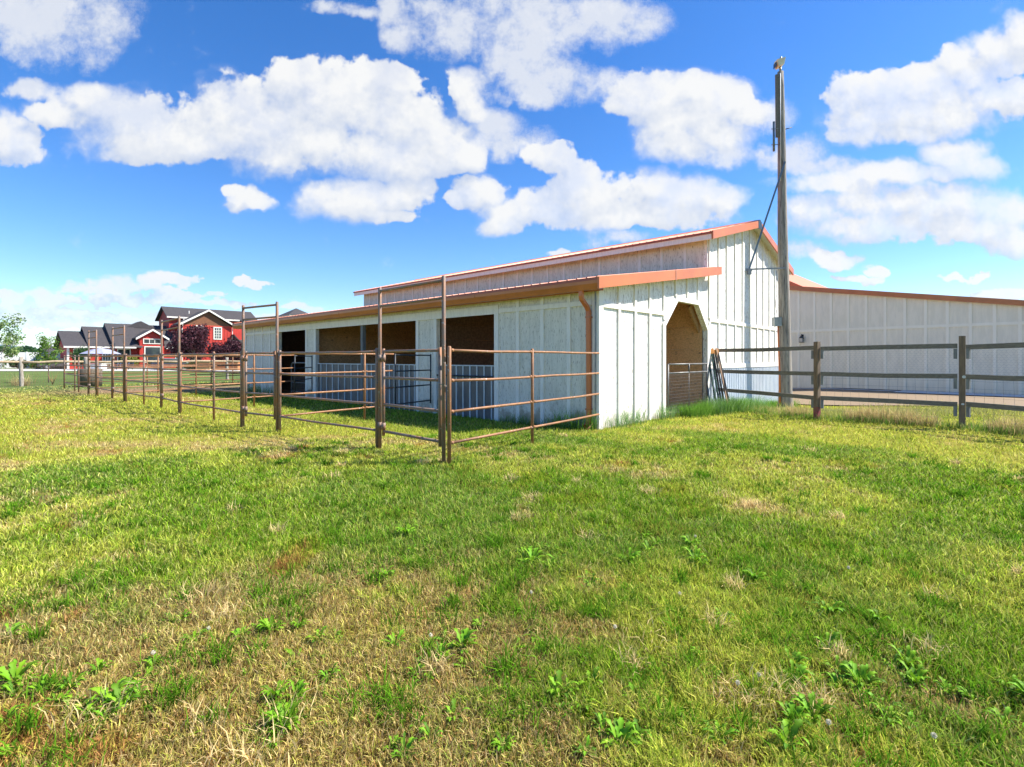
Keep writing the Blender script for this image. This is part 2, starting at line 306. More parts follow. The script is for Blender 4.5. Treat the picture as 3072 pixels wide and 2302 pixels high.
# ------------------------------------------------------------------ terrain
def hz(x, y):
    x = np.asarray(x, float); y = np.asarray(y, float)
    h = -.30*np.exp(-((x-9.0)**2+(y-17.0)**2)/3.2**2)
    u = (x-CX)*RX+(y-CY)*RY; v = (x-CX)*LX+(y-CY)*LY
    inb = 1/(1+np.exp(-(u+.6)*4))*1/(1+np.exp(-(v-.3)*3))*1/(1+np.exp((v-19)*2))
    h = h-.09*inb
    far = np.clip((np.hypot(x, y)-400)/4000, 0, 1); return h-far*3
def vnoise(x, y, s, seed=0):
    x = x*s+seed*17.3; y = y*s-seed*9.1; xi = np.floor(x).astype(np.int64); yi = np.floor(y).astype(np.int64); fx = x-xi; fy = y-yi
    fx = fx*fx*(3-2*fx); fy = fy*fy*(3-2*fy)
    def hsh(a, b):
        n = (a*374761393+b*668265263+seed*2147483+13) & 0xffffffff; n = ((n ^ (n >> 13))*1274126177) & 0xffffffff; n = n ^ (n >> 16); return (n & 0xffff)/65535.
    return (hsh(xi, yi)*(1-fx)+hsh(xi+1, yi)*fx)*(1-fy)+(hsh(xi, yi+1)*(1-fx)+hsh(xi+1, yi+1)*fx)*fy
def fbm(x, y, s, seed=0, o=4):
    r = 0; a = .5; tot = 0
    for i in range(o): r = r+a*vnoise(x, y, s*2**i, seed+i*7); tot += a; a *= .55
    return r/tot
GREEN = np.array((.22, .43, .010)); DEEP = np.array((.085, .235, .012)); YEL = np.array((.64, .68, .095)); STRAW = np.array((.95, .82, .42)); BROWN = np.array((.47, .27, .09)); RED = np.array((.50, .24, .09))
def sstep(x, a, b): t_ = np.clip((x-a)/(b-a), 0, 1); return t_*t_*(3-2*t_)
def lawn(x, y):
    """dryness (0 green .. 1 straw), yellowness and height factor of the lawn"""
    d = np.hypot(x, y)
    big = fbm(x, y*1.3, .42, 3, 4); mid = fbm(x, y, 1.6, 21, 4); fine = fbm(x, y, 5.5, 41, 3)
    near = 1-sstep(d, 2.6, 4.6)
    left = sstep(-x/np.maximum(y, .5), -.35, .5)
    dry = sstep(.40*big+.34*mid+.26*fine+.12*near*(.1+.9*left)-.025-.05*sstep(x/np.maximum(y, .5), .2, .9), .46, .62)
    far = sstep(d, 6.5, 10)
    u0 = (x-CX)*RX+(y-CY)*RY; stripe = np.sin(u0*2*math.pi/1.25+2.2*fbm(x, y, .5, 33, 2))*sstep(d, 3.5, 6)
    yel = sstep(.5*big+.5*fbm(x, y, .9, 77, 3)+.16*far-.0+.035*stripe, .42, .60)
    # grass along the barn is greener and less dry
    u = (x-CX)*RX+(y-CY)*RY; v = (x-CX)*LX+(y-CY)*LY
    barnside = sstep(u, -3.6, -1.6)*sstep(v, -.4, .6)*(1-sstep(v, 17, 19))
    yel = yel*(1-.85*barnside); dry = dry*(1-.8*barnside)
    dirt = np.exp(-(((v-22.)/3.2)**2+((u+2.)/3.8)**2))*1.8+np.exp(-(((x+24)/3.5)**2+((y-24)/1.3)**2))*.7
    dirt = np.clip(dirt*(.5+fbm(x, y, .8, 5, 3)), 0, 1)*sstep(d, 12, 17)
    fieldm = sstep(u-(-7.5+(v-20)*-.0), 0, .1)*0
    return dry, yel, dirt
def gcol(x, y, jit=None):
    dry, yel, dirt = lawn(x, y)
    n = x.shape[0]
    r = rng.random((n, 4)) if jit is None else np.full((n, 4), .5)
    c = GREEN*(1-.55*r[:, :1])+DEEP*(.55*r[:, :1])
    cool = sstep(fbm(x, y, .7, 55, 3), .5, .66)[:, None]; c = c*(1-.35*cool)+np.array((.09, .27, .05))*.35*cool
    py = np.clip(.13+yel*.64+(r[:, 1]-.5)*1.0*(jit is None), 0, 1)[:, None]; c = c*(1-py)+YEL*py
    pd = np.clip(.04+dry*.72+(r[:, 2]-.5)*1.1*(jit is None), 0, 1)[:, None]
    nr_ = (1-sstep(np.hypot(x, y), 2.4, 5.2))[:, None]; q_ = r[:, 3:4]*(1-.45*nr_); dc = STRAW*q_+BROWN*(1-q_); red = (sstep(fbm(x, y, 2.3, 91, 2), .70, .78))[:, None]
    dc = dc*(1-red)+RED*red
    c = c*(1-pd)+dc*pd
    c = c*(1-dirt[:, None])+np.array((.50, .38, .24))*dirt[:, None]
    if jit is None: c = c*(.42+1.15*rng.random((n, 1))**1.25)
    return c
def field_line(x, y):   # signed distance beyond the log fence on the far left (positive = the neighbour's field)
    return ((y-24.9)*.565-(x+23.96)*-.0*1-(x+23.96)*.825)*-1
def npmesh(name, V, F3, F4, col, matn, uniform=None):
    me = bpy.data.meshes.new(name); nv = len(V); me.vertices.add(nv); me.vertices.foreach_set('co', V.astype(np.float32).ravel())
    idx = []; st = []; pos = 0; tot = []
    if F4 is not None and len(F4): idx.append(F4.ravel()); tot.append(np.full(len(F4), 4)); 
    if F3 is not None and len(F3): idx.append(F3.ravel()); tot.append(np.full(len(F3), 3))
    idx = np.concatenate(idx).astype(np.int32); tot = np.concatenate(tot).astype(np.int32); st = np.concatenate(([0], np.cumsum(tot)[:-1])).astype(np.int32)
    me.loops.add(len(idx)); me.loops.foreach_set('vertex_index', idx); me.polygons.add(len(tot)); me.polygons.foreach_set('loop_start', st); me.polygons.foreach_set('loop_total', tot)
    me.update(calc_edges=True)
    if col is not None:
        a = me.color_attributes.new('Col', 'FLOAT_COLOR', 'POINT'); a.data.foreach_set('color', np.concatenate([col, np.ones((nv, 1))], 1).astype(np.float32).ravel())
    me.materials.append(M[matn]); return me
# ground sheet: polar grid, dense near the viewer
rad = np.concatenate(([0], np.geomspace(.6, 60, 170), np.geomspace(66, 9000, 40))); na = 420
th = np.linspace(0, 2*math.pi, na, endpoint=False)
Rr, Tt = np.meshgrid(rad[1:], th, indexing='ij'); gx = (Rr*np.cos(Tt)).ravel(); gy = (Rr*np.sin(Tt)).ravel()
gx = np.append(gx, 0.); gy = np.append(gy, 0.)
Vg = np.stack([gx, gy, hz(gx, gy)], 1); nr = len(rad)-1
ii, jj = np.meshgrid(np.arange(nr-1), np.arange(na), indexing='ij'); ii = ii.ravel(); jj = jj.ravel()
F4 = np.stack([ii*na+jj, (ii+1)*na+jj, (ii+1)*na+(jj+1) % na, ii*na+(jj+1) % na], 1)
F3 = np.stack([np.full(na, nr*na), np.arange(na), (np.arange(na)+1) % na], 1)
gc = gcol(gx, gy, 1)*np.array((.52, .44, .40))
beyond = sstep(gy-(27.3+.0*gx)-(gx+22)*1.46*(gx > -30)*1., 0, 1.5)
fieldc = np.array((.115, .165, .045)); 
fm = sstep(np.hypot(gx, gy), 27, 31)[:, None]
fn_ = fbm(gx, gy, .25, 8, 4)[:, None]
gc = gc*(1-fm)+(fieldc*(.7+.6*fn_))*fm
me = npmesh('ground', Vg, F3, F4, gc, 'soil'); me.polygons.foreach_set('use_smooth', [True]*len(me.polygons))
tag(obj('ground', me), 'mown lawn turning to dry straw patches, running out to the fields', 'ground', kind='structure')
# ------------------------------------------------------------------ grass blades
def blades(x, y, h, w, col, lean=.35, two=True):
    n = len(x); z = hz(x, y); a = rng.random(n)*2*math.pi; ca, sa = np.cos(a), np.sin(a)
    la = rng.random(n)*2*math.pi; ll = h*lean*(.3+1.2*rng.random(n)); lx, ly = np.cos(la)*ll, np.sin(la)*ll
    hw = w/2
    b0 = np.stack([x-ca*hw, y-sa*hw, z-.01], 1); b1 = np.stack([x+ca*hw, y+sa*hw, z-.01], 1)
    tip = np.stack([x+lx, y+ly, z+h*np.sqrt(np.clip(1-(ll/h)**2*.5, .25, 1))], 1)
    i = np.arange(n)
    if two:
        mx, my = x+lx*.35, y+ly*.35; m0 = np.stack([mx-ca*hw*.85, my-sa*hw*.85, z+h*.55], 1); m1 = np.stack([mx+ca*hw*.85, my+sa*hw*.85, z+h*.55], 1)
        V = np.stack([b0, b1, m1, m0, tip], 1).reshape(-1, 3); F4 = np.stack([i*5, i*5+1, i*5+2, i*5+3], 1); F3 = np.stack([i*5+3, i*5+2, i*5+4], 1)
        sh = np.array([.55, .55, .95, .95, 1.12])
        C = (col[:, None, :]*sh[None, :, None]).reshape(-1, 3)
    else:
        V = np.stack([b0, b1, tip], 1).reshape(-1, 3); F4 = None; F3 = np.stack([i*3, i*3+1, i*3+2], 1)
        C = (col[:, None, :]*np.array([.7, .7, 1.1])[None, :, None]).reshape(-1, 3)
    return V, F3, F4, C
FENCE = [(5.66, 14.15), (6.86, 11.47), (8.66, 9.81), (9.15, 8.35), (9.7, 6.0)]
def inside_things(x, y):
    u = (x-CX)*RX+(y-CY)*RY; v = (x-CX)*LX+(y-CY)*LY
    barn = (u > .02) & (v > .02) & (u < 12.2) & (v < 18)
    dx, dy = x-13.6, y-24.9; a = dx*.6577-dy*.7533; b_ = dx*.7533+dy*.6577
    return barn | (b_ > -7.6)
def sample(n, d0, d1, half=56, p=2.):
    # even angular spread; radial density falls with distance (level of detail)
    uu = rng.random(n); d = (d0**(2-p)+(d1**(2-p)-d0**(2-p))*uu)**(1/(2-p)) if p != 2 else d0*(d1/d0)**uu
    th = np.radians(90+(rng.random(n)*2-1)*half); return d*np.cos(th), d*np.sin(th)
def grassfield(name, n, d0, d1, hf, wf, two, p):
    x, y = sample(n, d0, d1, 56, p); k_ = ~inside_things(x, y); x, y = x[k_], y[k_]
    # clumping
    cl = fbm(x, y, 9., 61, 2); keep = rng.random(len(x)) < (.45+1.1*sstep(cl, .35, .62)); x, y, cl = x[keep], y[keep], cl[keep]
    dry, yel, dirt = lawn(x, y); keep = rng.random(len(x)) < 1-.9*dirt; x, y = x[keep], y[keep]; dry = dry[keep]; cl = cl[keep]
    d = np.hypot(x, y); hh = hf*(.5+.9*rng.random(len(x)))*(1-.35*dry)*(.75+.6*cl)
    ww = wf*(.6+.8*rng.random(len(x)))*np.maximum(1, d/3.2)
    V, F3, F4, C = blades(x, y, hh, ww, gcol(x, y), .72 if two else .95, two); return V, F3, F4, C
def joinfields(parts):
    V = []; A3 = []; A4 = []; C = []; o_ = 0
    for v_, f3, f4, c_ in parts:
        V.append(v_); C.append(c_); A3.append(f3+o_)
        if f4 is not None: A4.append(f4+o_)
        o_ += len(v_)
    return np.concatenate(V), np.concatenate(A3), (np.concatenate(A4) if A4 else None), np.concatenate(C)
TU = []
for i in range(420):
    d = 1.9*(9/1.9)**random.random(); a = math.radians(90+random.uniform(-50, 50)); cx_, cy_ = d*math.cos(a), d*math.sin(a)
    if inside_things(np.array([cx_]), np.array([cy_]))[0]: continue
    n_ = random.randint(25, 70); sp = random.uniform(.02, .07); x = rng.normal(cx_, sp, n_); y = rng.normal(cy_, sp, n_); dd = random.random() < .10
    c_ = (np.array((.78, .60, .28)) if dd else np.array((.13, .29, .015)))*(.6+.8*rng.random((n_, 1))); TU.append(blades(x, y, .055+.06*rng.random(n_), np.full(n_, .005*max(1, d/3.5)), c_, .8, True))
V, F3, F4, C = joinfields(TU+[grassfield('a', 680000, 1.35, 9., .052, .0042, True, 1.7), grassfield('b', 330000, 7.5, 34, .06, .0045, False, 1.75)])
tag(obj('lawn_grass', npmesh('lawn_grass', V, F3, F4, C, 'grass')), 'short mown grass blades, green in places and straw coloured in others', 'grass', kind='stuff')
# tall unmown grass by the barn and along the plank fence
def seg(p, q, n, spread):
    t_ = rng.random(n); x = p[0]+(q[0]-p[0])*t_; y = p[1]+(q[1]-p[1])*t_; dx, dy = q[0]-p[0], q[1]-p[1]; L_ = math.hypot(dx, dy)
    s_ = rng.normal(0, spread, n); return x-dy/L_*s_, y+dx/L_*s_
T = []
def tall(p, q, n, spread, h, palette, w=.007):
    x, y = seg(p, q, n, spread); c1, c2 = np.array(palette[0]), np.array(palette[1]); r = rng.random((n, 1)); cl = fbm(x, y, 3.5, 4, 3)
    k_ = rng.random(n) < sstep(cl, .25, .6)+.1; x, y, r, cl = x[k_], y[k_], r[k_], cl[k_]
    hh = h*(.35+.9*rng.random(len(x)))*(.5+cl); T.append(blades(x, y, hh, np.full(len(x), w)*(.7+.7*rng.random(len(x))), (c1*r+c2*(1-r))*(.8+.4*rng.random((len(x), 1))), .5, True))
LUSH = ((.11, .27, .03), (.22, .40, .06)); OLIVE = ((.30, .34, .09), (.50, .47, .18)); DRYP = ((.72, .58, .28), (.44, .32, .14)); MINT = ((.14, .32, .10), (.36, .50, .20))
def xy(u, v): p = bw(u, v); return (p.x, p.y)
tall(xy(3.0, -.35), xy(6.2, -.75), 5200, .16, .30, LUSH); tall(xy(4.0, -.55), xy(7.2, -.7), 2600, .16, .36, MINT)
tall(xy(6.0, -.55), xy(11.2, -.35), 5200, .28, .26, LUSH); tall(xy(.1, -.12), xy(1.5, -.14), 260, .07, .34, MINT); tall(xy(2.2, -.15), xy(2.9, -.2), 240, .06, .30, MINT)
tall(xy(-.1, .0), xy(-.35, .9), 420, .10, .36, LUSH); tall(xy(-.12, .9), xy(-.12, 2.6), 300, .05, .22, LUSH); tall(xy(-.12, 15), xy(-.12, 17.8), 300, .08, .4, LUSH)
for i in range(3):
    p, q = FENCE[i], FENCE[i+1]
    tall(p, q, 700 if i else 1500, .14, .15, LUSH); tall((p[0]+.25, p[1]+.25), (q[0]+.25, q[1]+.25), 900, .28, .20, OLIVE)
tall((7.4, 11.3), (8.5, 10.15), 1500, .12, .30, DRYP); tall((8.9, 9.5), (9.3, 8.3), 900, .12, .30, DRYP); tall((6.5, 12.6), (6.9, 11.8), 500, .1, .34, DRYP)
tall((6.2, 14.2), (13.5, 13.3), 14000, 1.1, .13, OLIVE, .009)
tall((-25.6, 26.4), (-24.2, 25.4), 260, .15, .5, DRYP, .012)
V, F3, F4, C = joinfields(T)
tag(obj('tall_grass', npmesh('tall_grass', V, F3, F4, C, 'grass')), 'long unmown grass and weeds along the barn foot and plank fence', 'grass', kind='stuff')
# ------------------------------------------------------------------ weeds
def weed_mesh(seed, R_=.13, nl=13, up=.4):
    r = random.Random(seed); V = []; F = []; C = []
    for i in range(nl):
        a = i*2.4+r.uniform(-.5, .5); L_ = R_*r.uniform(.35, 1.15); el = r.uniform(.25, 1.15)*up*2; w = L_*r.uniform(.09, .17); n = 8
        tone = r.uniform(.5, 1.3); yl = r.random()*.5
        base = np.array((.13+.16*yl, .32+.12*yl, .015))*tone; i0 = len(V)
        for k_ in range(n+1):
            s_ = k_/n; rr = L_*s_; zz = math.sin(min(s_*2.2, 3)*.9)*el*L_*.75+.01
            tooth = (1.25 if k_ % 2 else .62); ww = w*math.sin(math.pi*(.08+.88*s_))*tooth*(.5+.7*s_)
            cxx, cyy = math.cos(a)*rr, math.sin(a)*rr; nx, ny = -math.sin(a), math.cos(a)
            V += [(cxx-nx*ww, cyy-ny*ww, zz+ww*.35), (cxx, cyy, zz), (cxx+nx*ww, cyy+ny*ww, zz+ww*.35)]; C += [base, base*1.25, base]
            if k_:
                j = i0+3*k_; F += [(j-3, j-2, j+1, j), (j-2, j-1, j+2, j+1)]
    return npmesh('broadleaf_weed', np.array(V), None, np.array(F), np.array(C), 'leaf')
WM = [weed_mesh(1, .13, 26, .5), weed_mesh(2, .15, 30, .6), weed_mesh(3, .11, 18, .4), weed_mesh(5, .16, 34, .65), weed_mesh(8, .12, 22, .75), weed_mesh(9, .17, 16, .3)]
spots = []
def px(a, b):  # lawn point seen at (a,b) of a 2212 px wide view
    d = CAMH*1101.6/(b-775.5); return ((a-1106)/1101.6*d, d)
WP = [(150,1490),(60,1500),(230,1560),(265,1530),(310,1480),(20,1380),(30,1480),(180,1530),(120,1520),(540,1340),(560,1360),(650,1460),(640,1510),(700,1480),(690,1420),(760,1230),(830,1250),(890,1195),(850,1180),(925,1410),(960,1430),(1000,1405),(930,1470),(730,1390),
 (1130,1215),(1275,1270),(1180,1510),(1120,1560),(1240,1540),(1160,1420),(1260,1435),(1330,1250),(1390,1200),(1470,1210),(1440,1185),(1560,1340),(1510,1420),(1550,1600),(1660,1280),(1720,1300),(1760,1310),(1690,1500),(1830,1500),(1780,1480),(1860,1490),(1700,1620),(1760,1560),(1900,1530),(1980,1480),(2050,1500),(2100,1520),(1950,1560),(1800,1420),(1870,1400),(1640,1440),(1480,1560),(1420,1590),(1340,1620),(980,1560),(850,1620),(560,1590),(1090,1620),(2130,1460),(1900,1350),(2030,1340),(1960,1290),(420,1390),(380,1340),(1220,1000+220),(1390,1270)]
for i, (a, b) in enumerate(WP):
    x, y = px(a, b)
    for k_ in range(5 if i % 2 == 0 else 3):
        xx, yy = x+random.gauss(0, .10)*(k_ > 0), y+random.gauss(0, .13)*(k_ > 0)
        o = obj('broadleaf_weed', WM[random.randrange(6)]); s_ = random.uniform(.20, .50)*(1.0 if y < 3 else 1.2)
        o.location = (xx, yy, -.006); o.rotation_euler = (random.uniform(-.1, .1), random.uniform(-.1, .1), random.uniform(0, 6.28)); o.scale = (s_,)*3
        tag(o, 'low bright green broadleaf weed with toothed leaves growing flat in the lawn', 'weed', 'broadleaf weeds dotted over the lawn')
def puff_mesh():
    b_ = MB(); r = random.Random(4)
    for i in range(90):
        z = 1-2*(i+.5)/90; q = math.sqrt(1-z*z); a = i*2.399; d = Vector((q*math.cos(a), q*math.sin(a), z))*.017
        c = Vector((0, 0, .12)); b_.bar(c+d*.15, c+d, .0009, .0009); e = Vector((r.uniform(-1,1), r.uniform(-1,1), r.uniform(-1,1))).normalized()*.004
        b_.add([c+d+e, c+d-e, c+d*1.18+e.cross(d).normalized()*.004], [(0, 1, 2)])
    return b_.mesh('seed_head', 'puff')
PM = puff_mesh(); SM = MB().tube([(0,0,0),(.004,.002,.06),(0,0,.12)], .0016, 6).mesh('stem', 'stem', True)
for i, (a, b) in enumerate([(330,1440),(443,1385),(1147,1302),(1463,1303),(1590,1505),(1640,1490),(1325,1375),(930,1395),(2020,1625),(1780,1590),(1500,1175),(1830,1245)]):
    x, y = px(a, b); o = thing('dandelion', 'white dandelion seed head on a thin stem above the lawn', 'dandelion', (x, y, 0), random.uniform(0, 6), 'dandelion seed heads in the lawn')
    o.rotation_euler = (random.uniform(-.25, .25), random.uniform(-.25, .25), 0); o.scale = (.48,)*3
    obj('seed_head', PM, o); obj('stem', SM, o)
# ------------------------------------------------------------------ gravel, paths, road
def sheet(name, label, pts_u, pts_v, fn, dz, m, hidden=None):
    V = []; F = []
    for i, a in enumerate(pts_u):
        for j, b in enumerate(pts_v):
            x, y = fn(a, b); V.append((x, y, float(hz(x, y))+dz))
    nv = len(pts_v)
    for i in range(len(pts_u)-1):
        for j in range(nv-1): F.append((i*nv+j, (i+1)*nv+j, (i+1)*nv+j+1, i*nv+j+1))
    return tag(MB().add(V, F).build(name, m), label, name.replace('_', ' '), kind='structure')
B2X, B2Y = 13.6, 24.9; DX, DY = .6577, -.7533; EX, EY = .7533, .6577
b2 = lambda a, b: (B2X+DX*a+EX*b, B2Y+DY*a+EY*b)
lin = lambda a, b, n: [a+(b-a)*i/(n-1) for i in range(n)]
sheet('gravel', 'strip of tan gravel between the lawn and the long pale wall', lin(-9, 20, 60), lin(-7.4, -1.35, 14), b2, .035, 'gravel')
sheet('concrete_path', 'thin pale concrete edging at the foot of the long pale wall', lin(-9, 20, 60), lin(-1.6, -1.1, 3), b2, .05, 'concrete')
sheet('concrete_pad', 'pale concrete pad beyond the gravel near the right edge', lin(4.6, 12, 12), lin(-2.4, -.75, 4), b2, .06, 'concrete')
sheet('dirt_bed', 'dark bare dirt strip against the long pale wall', lin(-9, 20, 60), lin(-1.12, .05, 3), b2, .028, mat('dark_dirt', (.17, .13, .09), (.09, .07, .05), 4, rough=1., spec=0.))
sheet('road', 'pale concrete lane crossing in front of the red house', lin(-130, -2, 20), lin(55.6, 67, 3), lambda a, b: (a, b), .03, 'concrete')
# ------------------------------------------------------------------ barn (local x runs along the gable end, local y along the long side)
BARN = thing('barn', 'long white horse barn with copper metal roof and open stalls', 'barn', (CX, CY, 0), ANG)
ZB = -.45
ls = lambda u: 2.835+.163*(u+.37)            # underside line of the low roof
mz = lambda u: 5.66-.265*abs(u-8.75)         # underside line of the high roof
def frame_wall(b, a0, a1, z0, z1, at, th, ax): 
    b.box(a0, a1, at, at+th, z0, z1) if ax == 'x' else b.box(at, at+th, a0, a1, z0, z1)
# long stall wall
w = MB()
for v0, v1 in ((.0, 2.83), (4.94, 5.82), (11.56, 12.34), (14.61, 18.0)): w.box(0, .1, v0, v1, ZB, 2.40)
w.box(0, .1, 0, 18.0, 2.40, ls(0)-.0)
lw = w.build('stall_wall', 'siding', BARN)
for vs_, (e0, e1), zb_ in (((.70, 1.40, 2.10), (.14, 2.68), 2.402), ((15.44, 16.24, 17.04), (14.8, 17.9), 2.36)):
    b = MB()
    for v in vs_: b.box(-.032, 0, v-.045, v+.045, ZB, zb_-.002); b.box(-.028, 0, v-.04, v+.04, zb_+.098, 2.74)
    b.box(-.036, 0, e0, e1, zb_, zb_+.096); b.build('batten_cladding', 'trim', BARN)
b = MB(); b.box(-.03, 0, 2.70, 14.75, 2.385, 2.585)
for v in (2.83, 4.94-.0, 5.82, 11.56, 12.34, 14.61):
    s_ = 1 if v in (2.83,) else 0
for v0, v1 in ((2.70, 2.83), (4.94, 5.05), (5.71, 5.82), (11.56, 11.68), (12.23, 12.34), (14.61, 14.75)): b.box(-.028, .002, v0, v1, ZB, 2.383)
b.build('opening_trim', 'trim', BARN)
b = MB(); b.box(-.03, .0, -.03, .13, ZB, 2.78); b.box(.0, .12, -.032, 0, ZB, 2.9); b.box(-.03, 0, 17.92, 18.03, ZB, 2.78); b.build('corner_trim', 'trim', BARN)
b = MB(); b.box(-.02, .0, 0, 18.0, 2.75, 2.835); b.build('frieze_board', 'trim', BARN)
# low gable end with the clipped doorway
w = MB()
w.prism([(0, ZB), (2.79, ZB), (2.79, ls(2.79)), (0, ls(0))], 0, .1)
w.prism([(2.79, 2.12), (3.45, 2.755), (3.45, ls(3.45)), (2.79, ls(2.79))], 0, .1)
w.prism([(3.45, 2.755), (4.65, 2.755), (4.65, ls(4.65)), (3.45, ls(3.45))], 0, .1)
w.prism([(4.65, 2.755), (5.25, 2.12), (5.31, 2.12), (5.31, ls(5.31)), (4.65, ls(4.65))], 0, .1)
w.box(5.25, 5.31, 0, .1, ZB, 2.12)
w.build('low_gable_wall', 'siding_peel', BARN)
b = MB()
for u in (.73, 1.39, 2.04):
    b.box(u-.045, u+.045, -.034, 0, ZB, 2.36)
for u in (.73, 1.39, 2.04, 2.72, 3.35, 4.02, 4.66):
    z0 = 2.455 if u < 2.6 else (2.16+.1 if u < 2.8 else 2.86)
    if u < 2.6: b.box(u-.04, u+.04, -.032, 0, z0, ls(u)-.01)
    else: MB().box(u-.04, u+.04, -.032, 0, z0, ls(u)-.01).build('upper_batten', 'trim', BARN)
b.box(.12, 2.66, -.038, 0, 2.362, 2.453)
b.build('batten_cladding', 'trim', BARN)
b = MB(); b.box(-.032, .1, -.033, -.001, ZB, 2.85); b.build('corner_trim', 'trim', BARN)
# doorway casing following the clipped corners
b = MB()
oc = [(2.79, ZB), (2.79, 2.12), (3.45, 2.755), (4.65, 2.755), (5.25, 2.12), (5.25, ZB)]
oo = [(2.66, ZB), (2.66, 2.17), (3.38, 2.86), (4.72, 2.86), (5.36, 2.16), (5.36, ZB)]
for i in range(5): b.prism([oc[i], oc[i+1], oo[i+1], oo[i]], -.036, -.002)
b.build('doorway_casing', 'trim', BARN)
for e_ in (((4.60, .19, 2.74), (5.2, .19, 2.10), .16), ((2.84, .16, 2.10), (3.46, .16, 2.70), .1)): MB().bar(e_[0], e_[1], e_[2], .05, (0, 1, 0)).build('doorway_brace', 'lumber', BARN)
# high gable end
w = MB()
w.prism([(5.31, ZB), (12.1, ZB), (12.1, mz(12.1)), (8.75, mz(8.75)), (5.31, mz(5.31))], .001, .1)
w.build('high_gable_wall', 'siding_peel', BARN)
b = MB(); u = 5.44
for u in (5.42, 6.08, 6.71, 7.38, 8.04, 8.72, 9.40, 10.05, 10.72, 11.37, 12.02):
    b.box(u-.045, u+.045, -.033, .001, 1.22, 2.36); b.box(u-.045, u+.045, -.033, .001, 2.455, mz(u)-.02)
b.box(5.42, 12.1, -.038, .001, 2.362, 2.453); b.box(5.42, 12.1, -.034, .001, 1.085, 1.218)
for sgn in (-1, 1):
    b.bar((8.75, -.016, mz(8.75)-.10), (8.75+sgn*(3.4 if sgn < 0 else 3.3), -.016, mz(8.75+sgn*3.3)-.10), .12, .028, (0, 1, 0)) if False else None
b.build('batten_cladding', 'trim', BARN)
w = MB(); n = 44; poly = [(5.42, .002)]; pr = []
for i in range(n):
    u0 = 5.42+(12.08-5.42)*i/n; st = (12.08-5.42)/n
    pr += [(u0, -.012), (u0+st*.3, -.012), (u0+st*.45, -.052), (u0+st*.7, -.052), (u0+st*.85, -.012)]
pr += [(12.08, -.012)]; N = len(pr)
w.add([(x, y, ZB) for x, y in pr]+[(x, y, 1.06) for x, y in pr], [(i, i+1, N+i+1, N+i) for i in range(N-1)]); w.box(5.42, 12.08, -.008, .0, 1.06, 1.083)
w.build('ribbed_wainscot', 'ribwhite', BARN)
# high side walls and the strand board behind the stalls
w = MB(); w.box(5.31, 5.37, .1, 17.2, 2.9, mz(5.31)); w.build('clerestory_wall', 'siding', BARN)
b = MB(); v = .62
while v < 17.1: b.box(5.288, 5.31, v-.04, v+.04, 3.6, mz(5.31)-.16); v += .70
b.box(5.286, 5.31, .1, 17.2, mz(5.31)-.15, mz(5.31)-.04); b.build('batten_cladding', 'trim', BARN)
w = MB(); w.box(12.0, 12.1, .1, 17.2, ZB, mz(12.1)); w.prism([(5.31, ZB), (12.1, ZB), (12.1, mz(12.1)), (8.75, mz(8.75)), (5.31, mz(5.31))], 17.2, 17.3); w.prism([(0, ZB), (5.31, ZB), (5.31, ls(5.31)), (0, ls(0))], 17.9, 18.0)
w.build('rear_wall', 'siding', BARN)
w = MB()
for i, z0 in enumerate((-.1, .42, 1.02, 1.62, 2.22, 2.82)):
    z1 = (.415, 1.015, 1.615, 2.215, 2.815, 3.62)[i]
    for v0, v1 in ((.1, 2.395), (2.40, 4.8), (4.805, 7.2), (7.205, 9.6), (9.605, 12.0)): w.box(5.19, 5.21, v0, v1, z0, z1)
    for v0, v1 in ((11.98, 12.02),):
        w.box(.12, 2.6, v0, v1, z0, min(z1, 3.0)); w.box(2.606, 5.18, v0, v1, z0, z1 if z1 < 3.4 else 3.3)
w.build('strand_board_lining', 'osb', BARN)
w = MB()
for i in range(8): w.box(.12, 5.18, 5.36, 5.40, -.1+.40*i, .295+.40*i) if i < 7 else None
w.build('stall_partition', 'osbshade', BARN)
MB().box(.12, 5.18, 17.84, 17.89, -.1, 2.85).box(5.13, 5.18, 12.03, 17.84, -.1, 2.85).build('shade_lining', 'osbshade', BARN)  # added dark lining so the far stall opening reads near black
w = MB(); w.box(.1, 5.25, .1, 17.9, -.3, -.06); w.build('stall_floor', mat('pale_bounce_floor', (.58, .46, .28), (.42, .32, .19), 9, rough=1.), BARN)  # pale floor colour made up to bounce light into the stalls
b = MB(); b.box(.01, .12, 8.57, 8.69, ZB, 2.40); b.build('stall_post', 'cleat', BARN)
# ribbed half walls in the stall openings
def halfwall(v0, v1, z1, pitch):
    b = MB(); b.box(.05, .07, v0, v1, -.16, z1); o = b.build('half_wall', 'ribsteel', BARN)
    r = MB(); v = v0+pitch*.5
    while v < v1: r.box(.03, .05, v-.018, v+.018, -.14, z1-.03); v += pitch
    r.box(.025, .052, v0, v1, z1-.028, z1); r.build('rib', 'rib', o)
halfwall(5.84, 8.56, 1.20, .24); halfwall(8.70, 11.54, 1.20, .40); halfwall(2.85, 4.92, 1.20, .25)
b = MB(); b.tube([(-.02, 2.84, .93), (-.02, 4.92, .93)], .018, 8); b.build('stall_bar', 'black', BARN)
b = MB(); b.box(5.12, 5.19, 6.9, 7.5, 1.45, 1.9); b.build('feed_hatch', 'lumber', BARN)
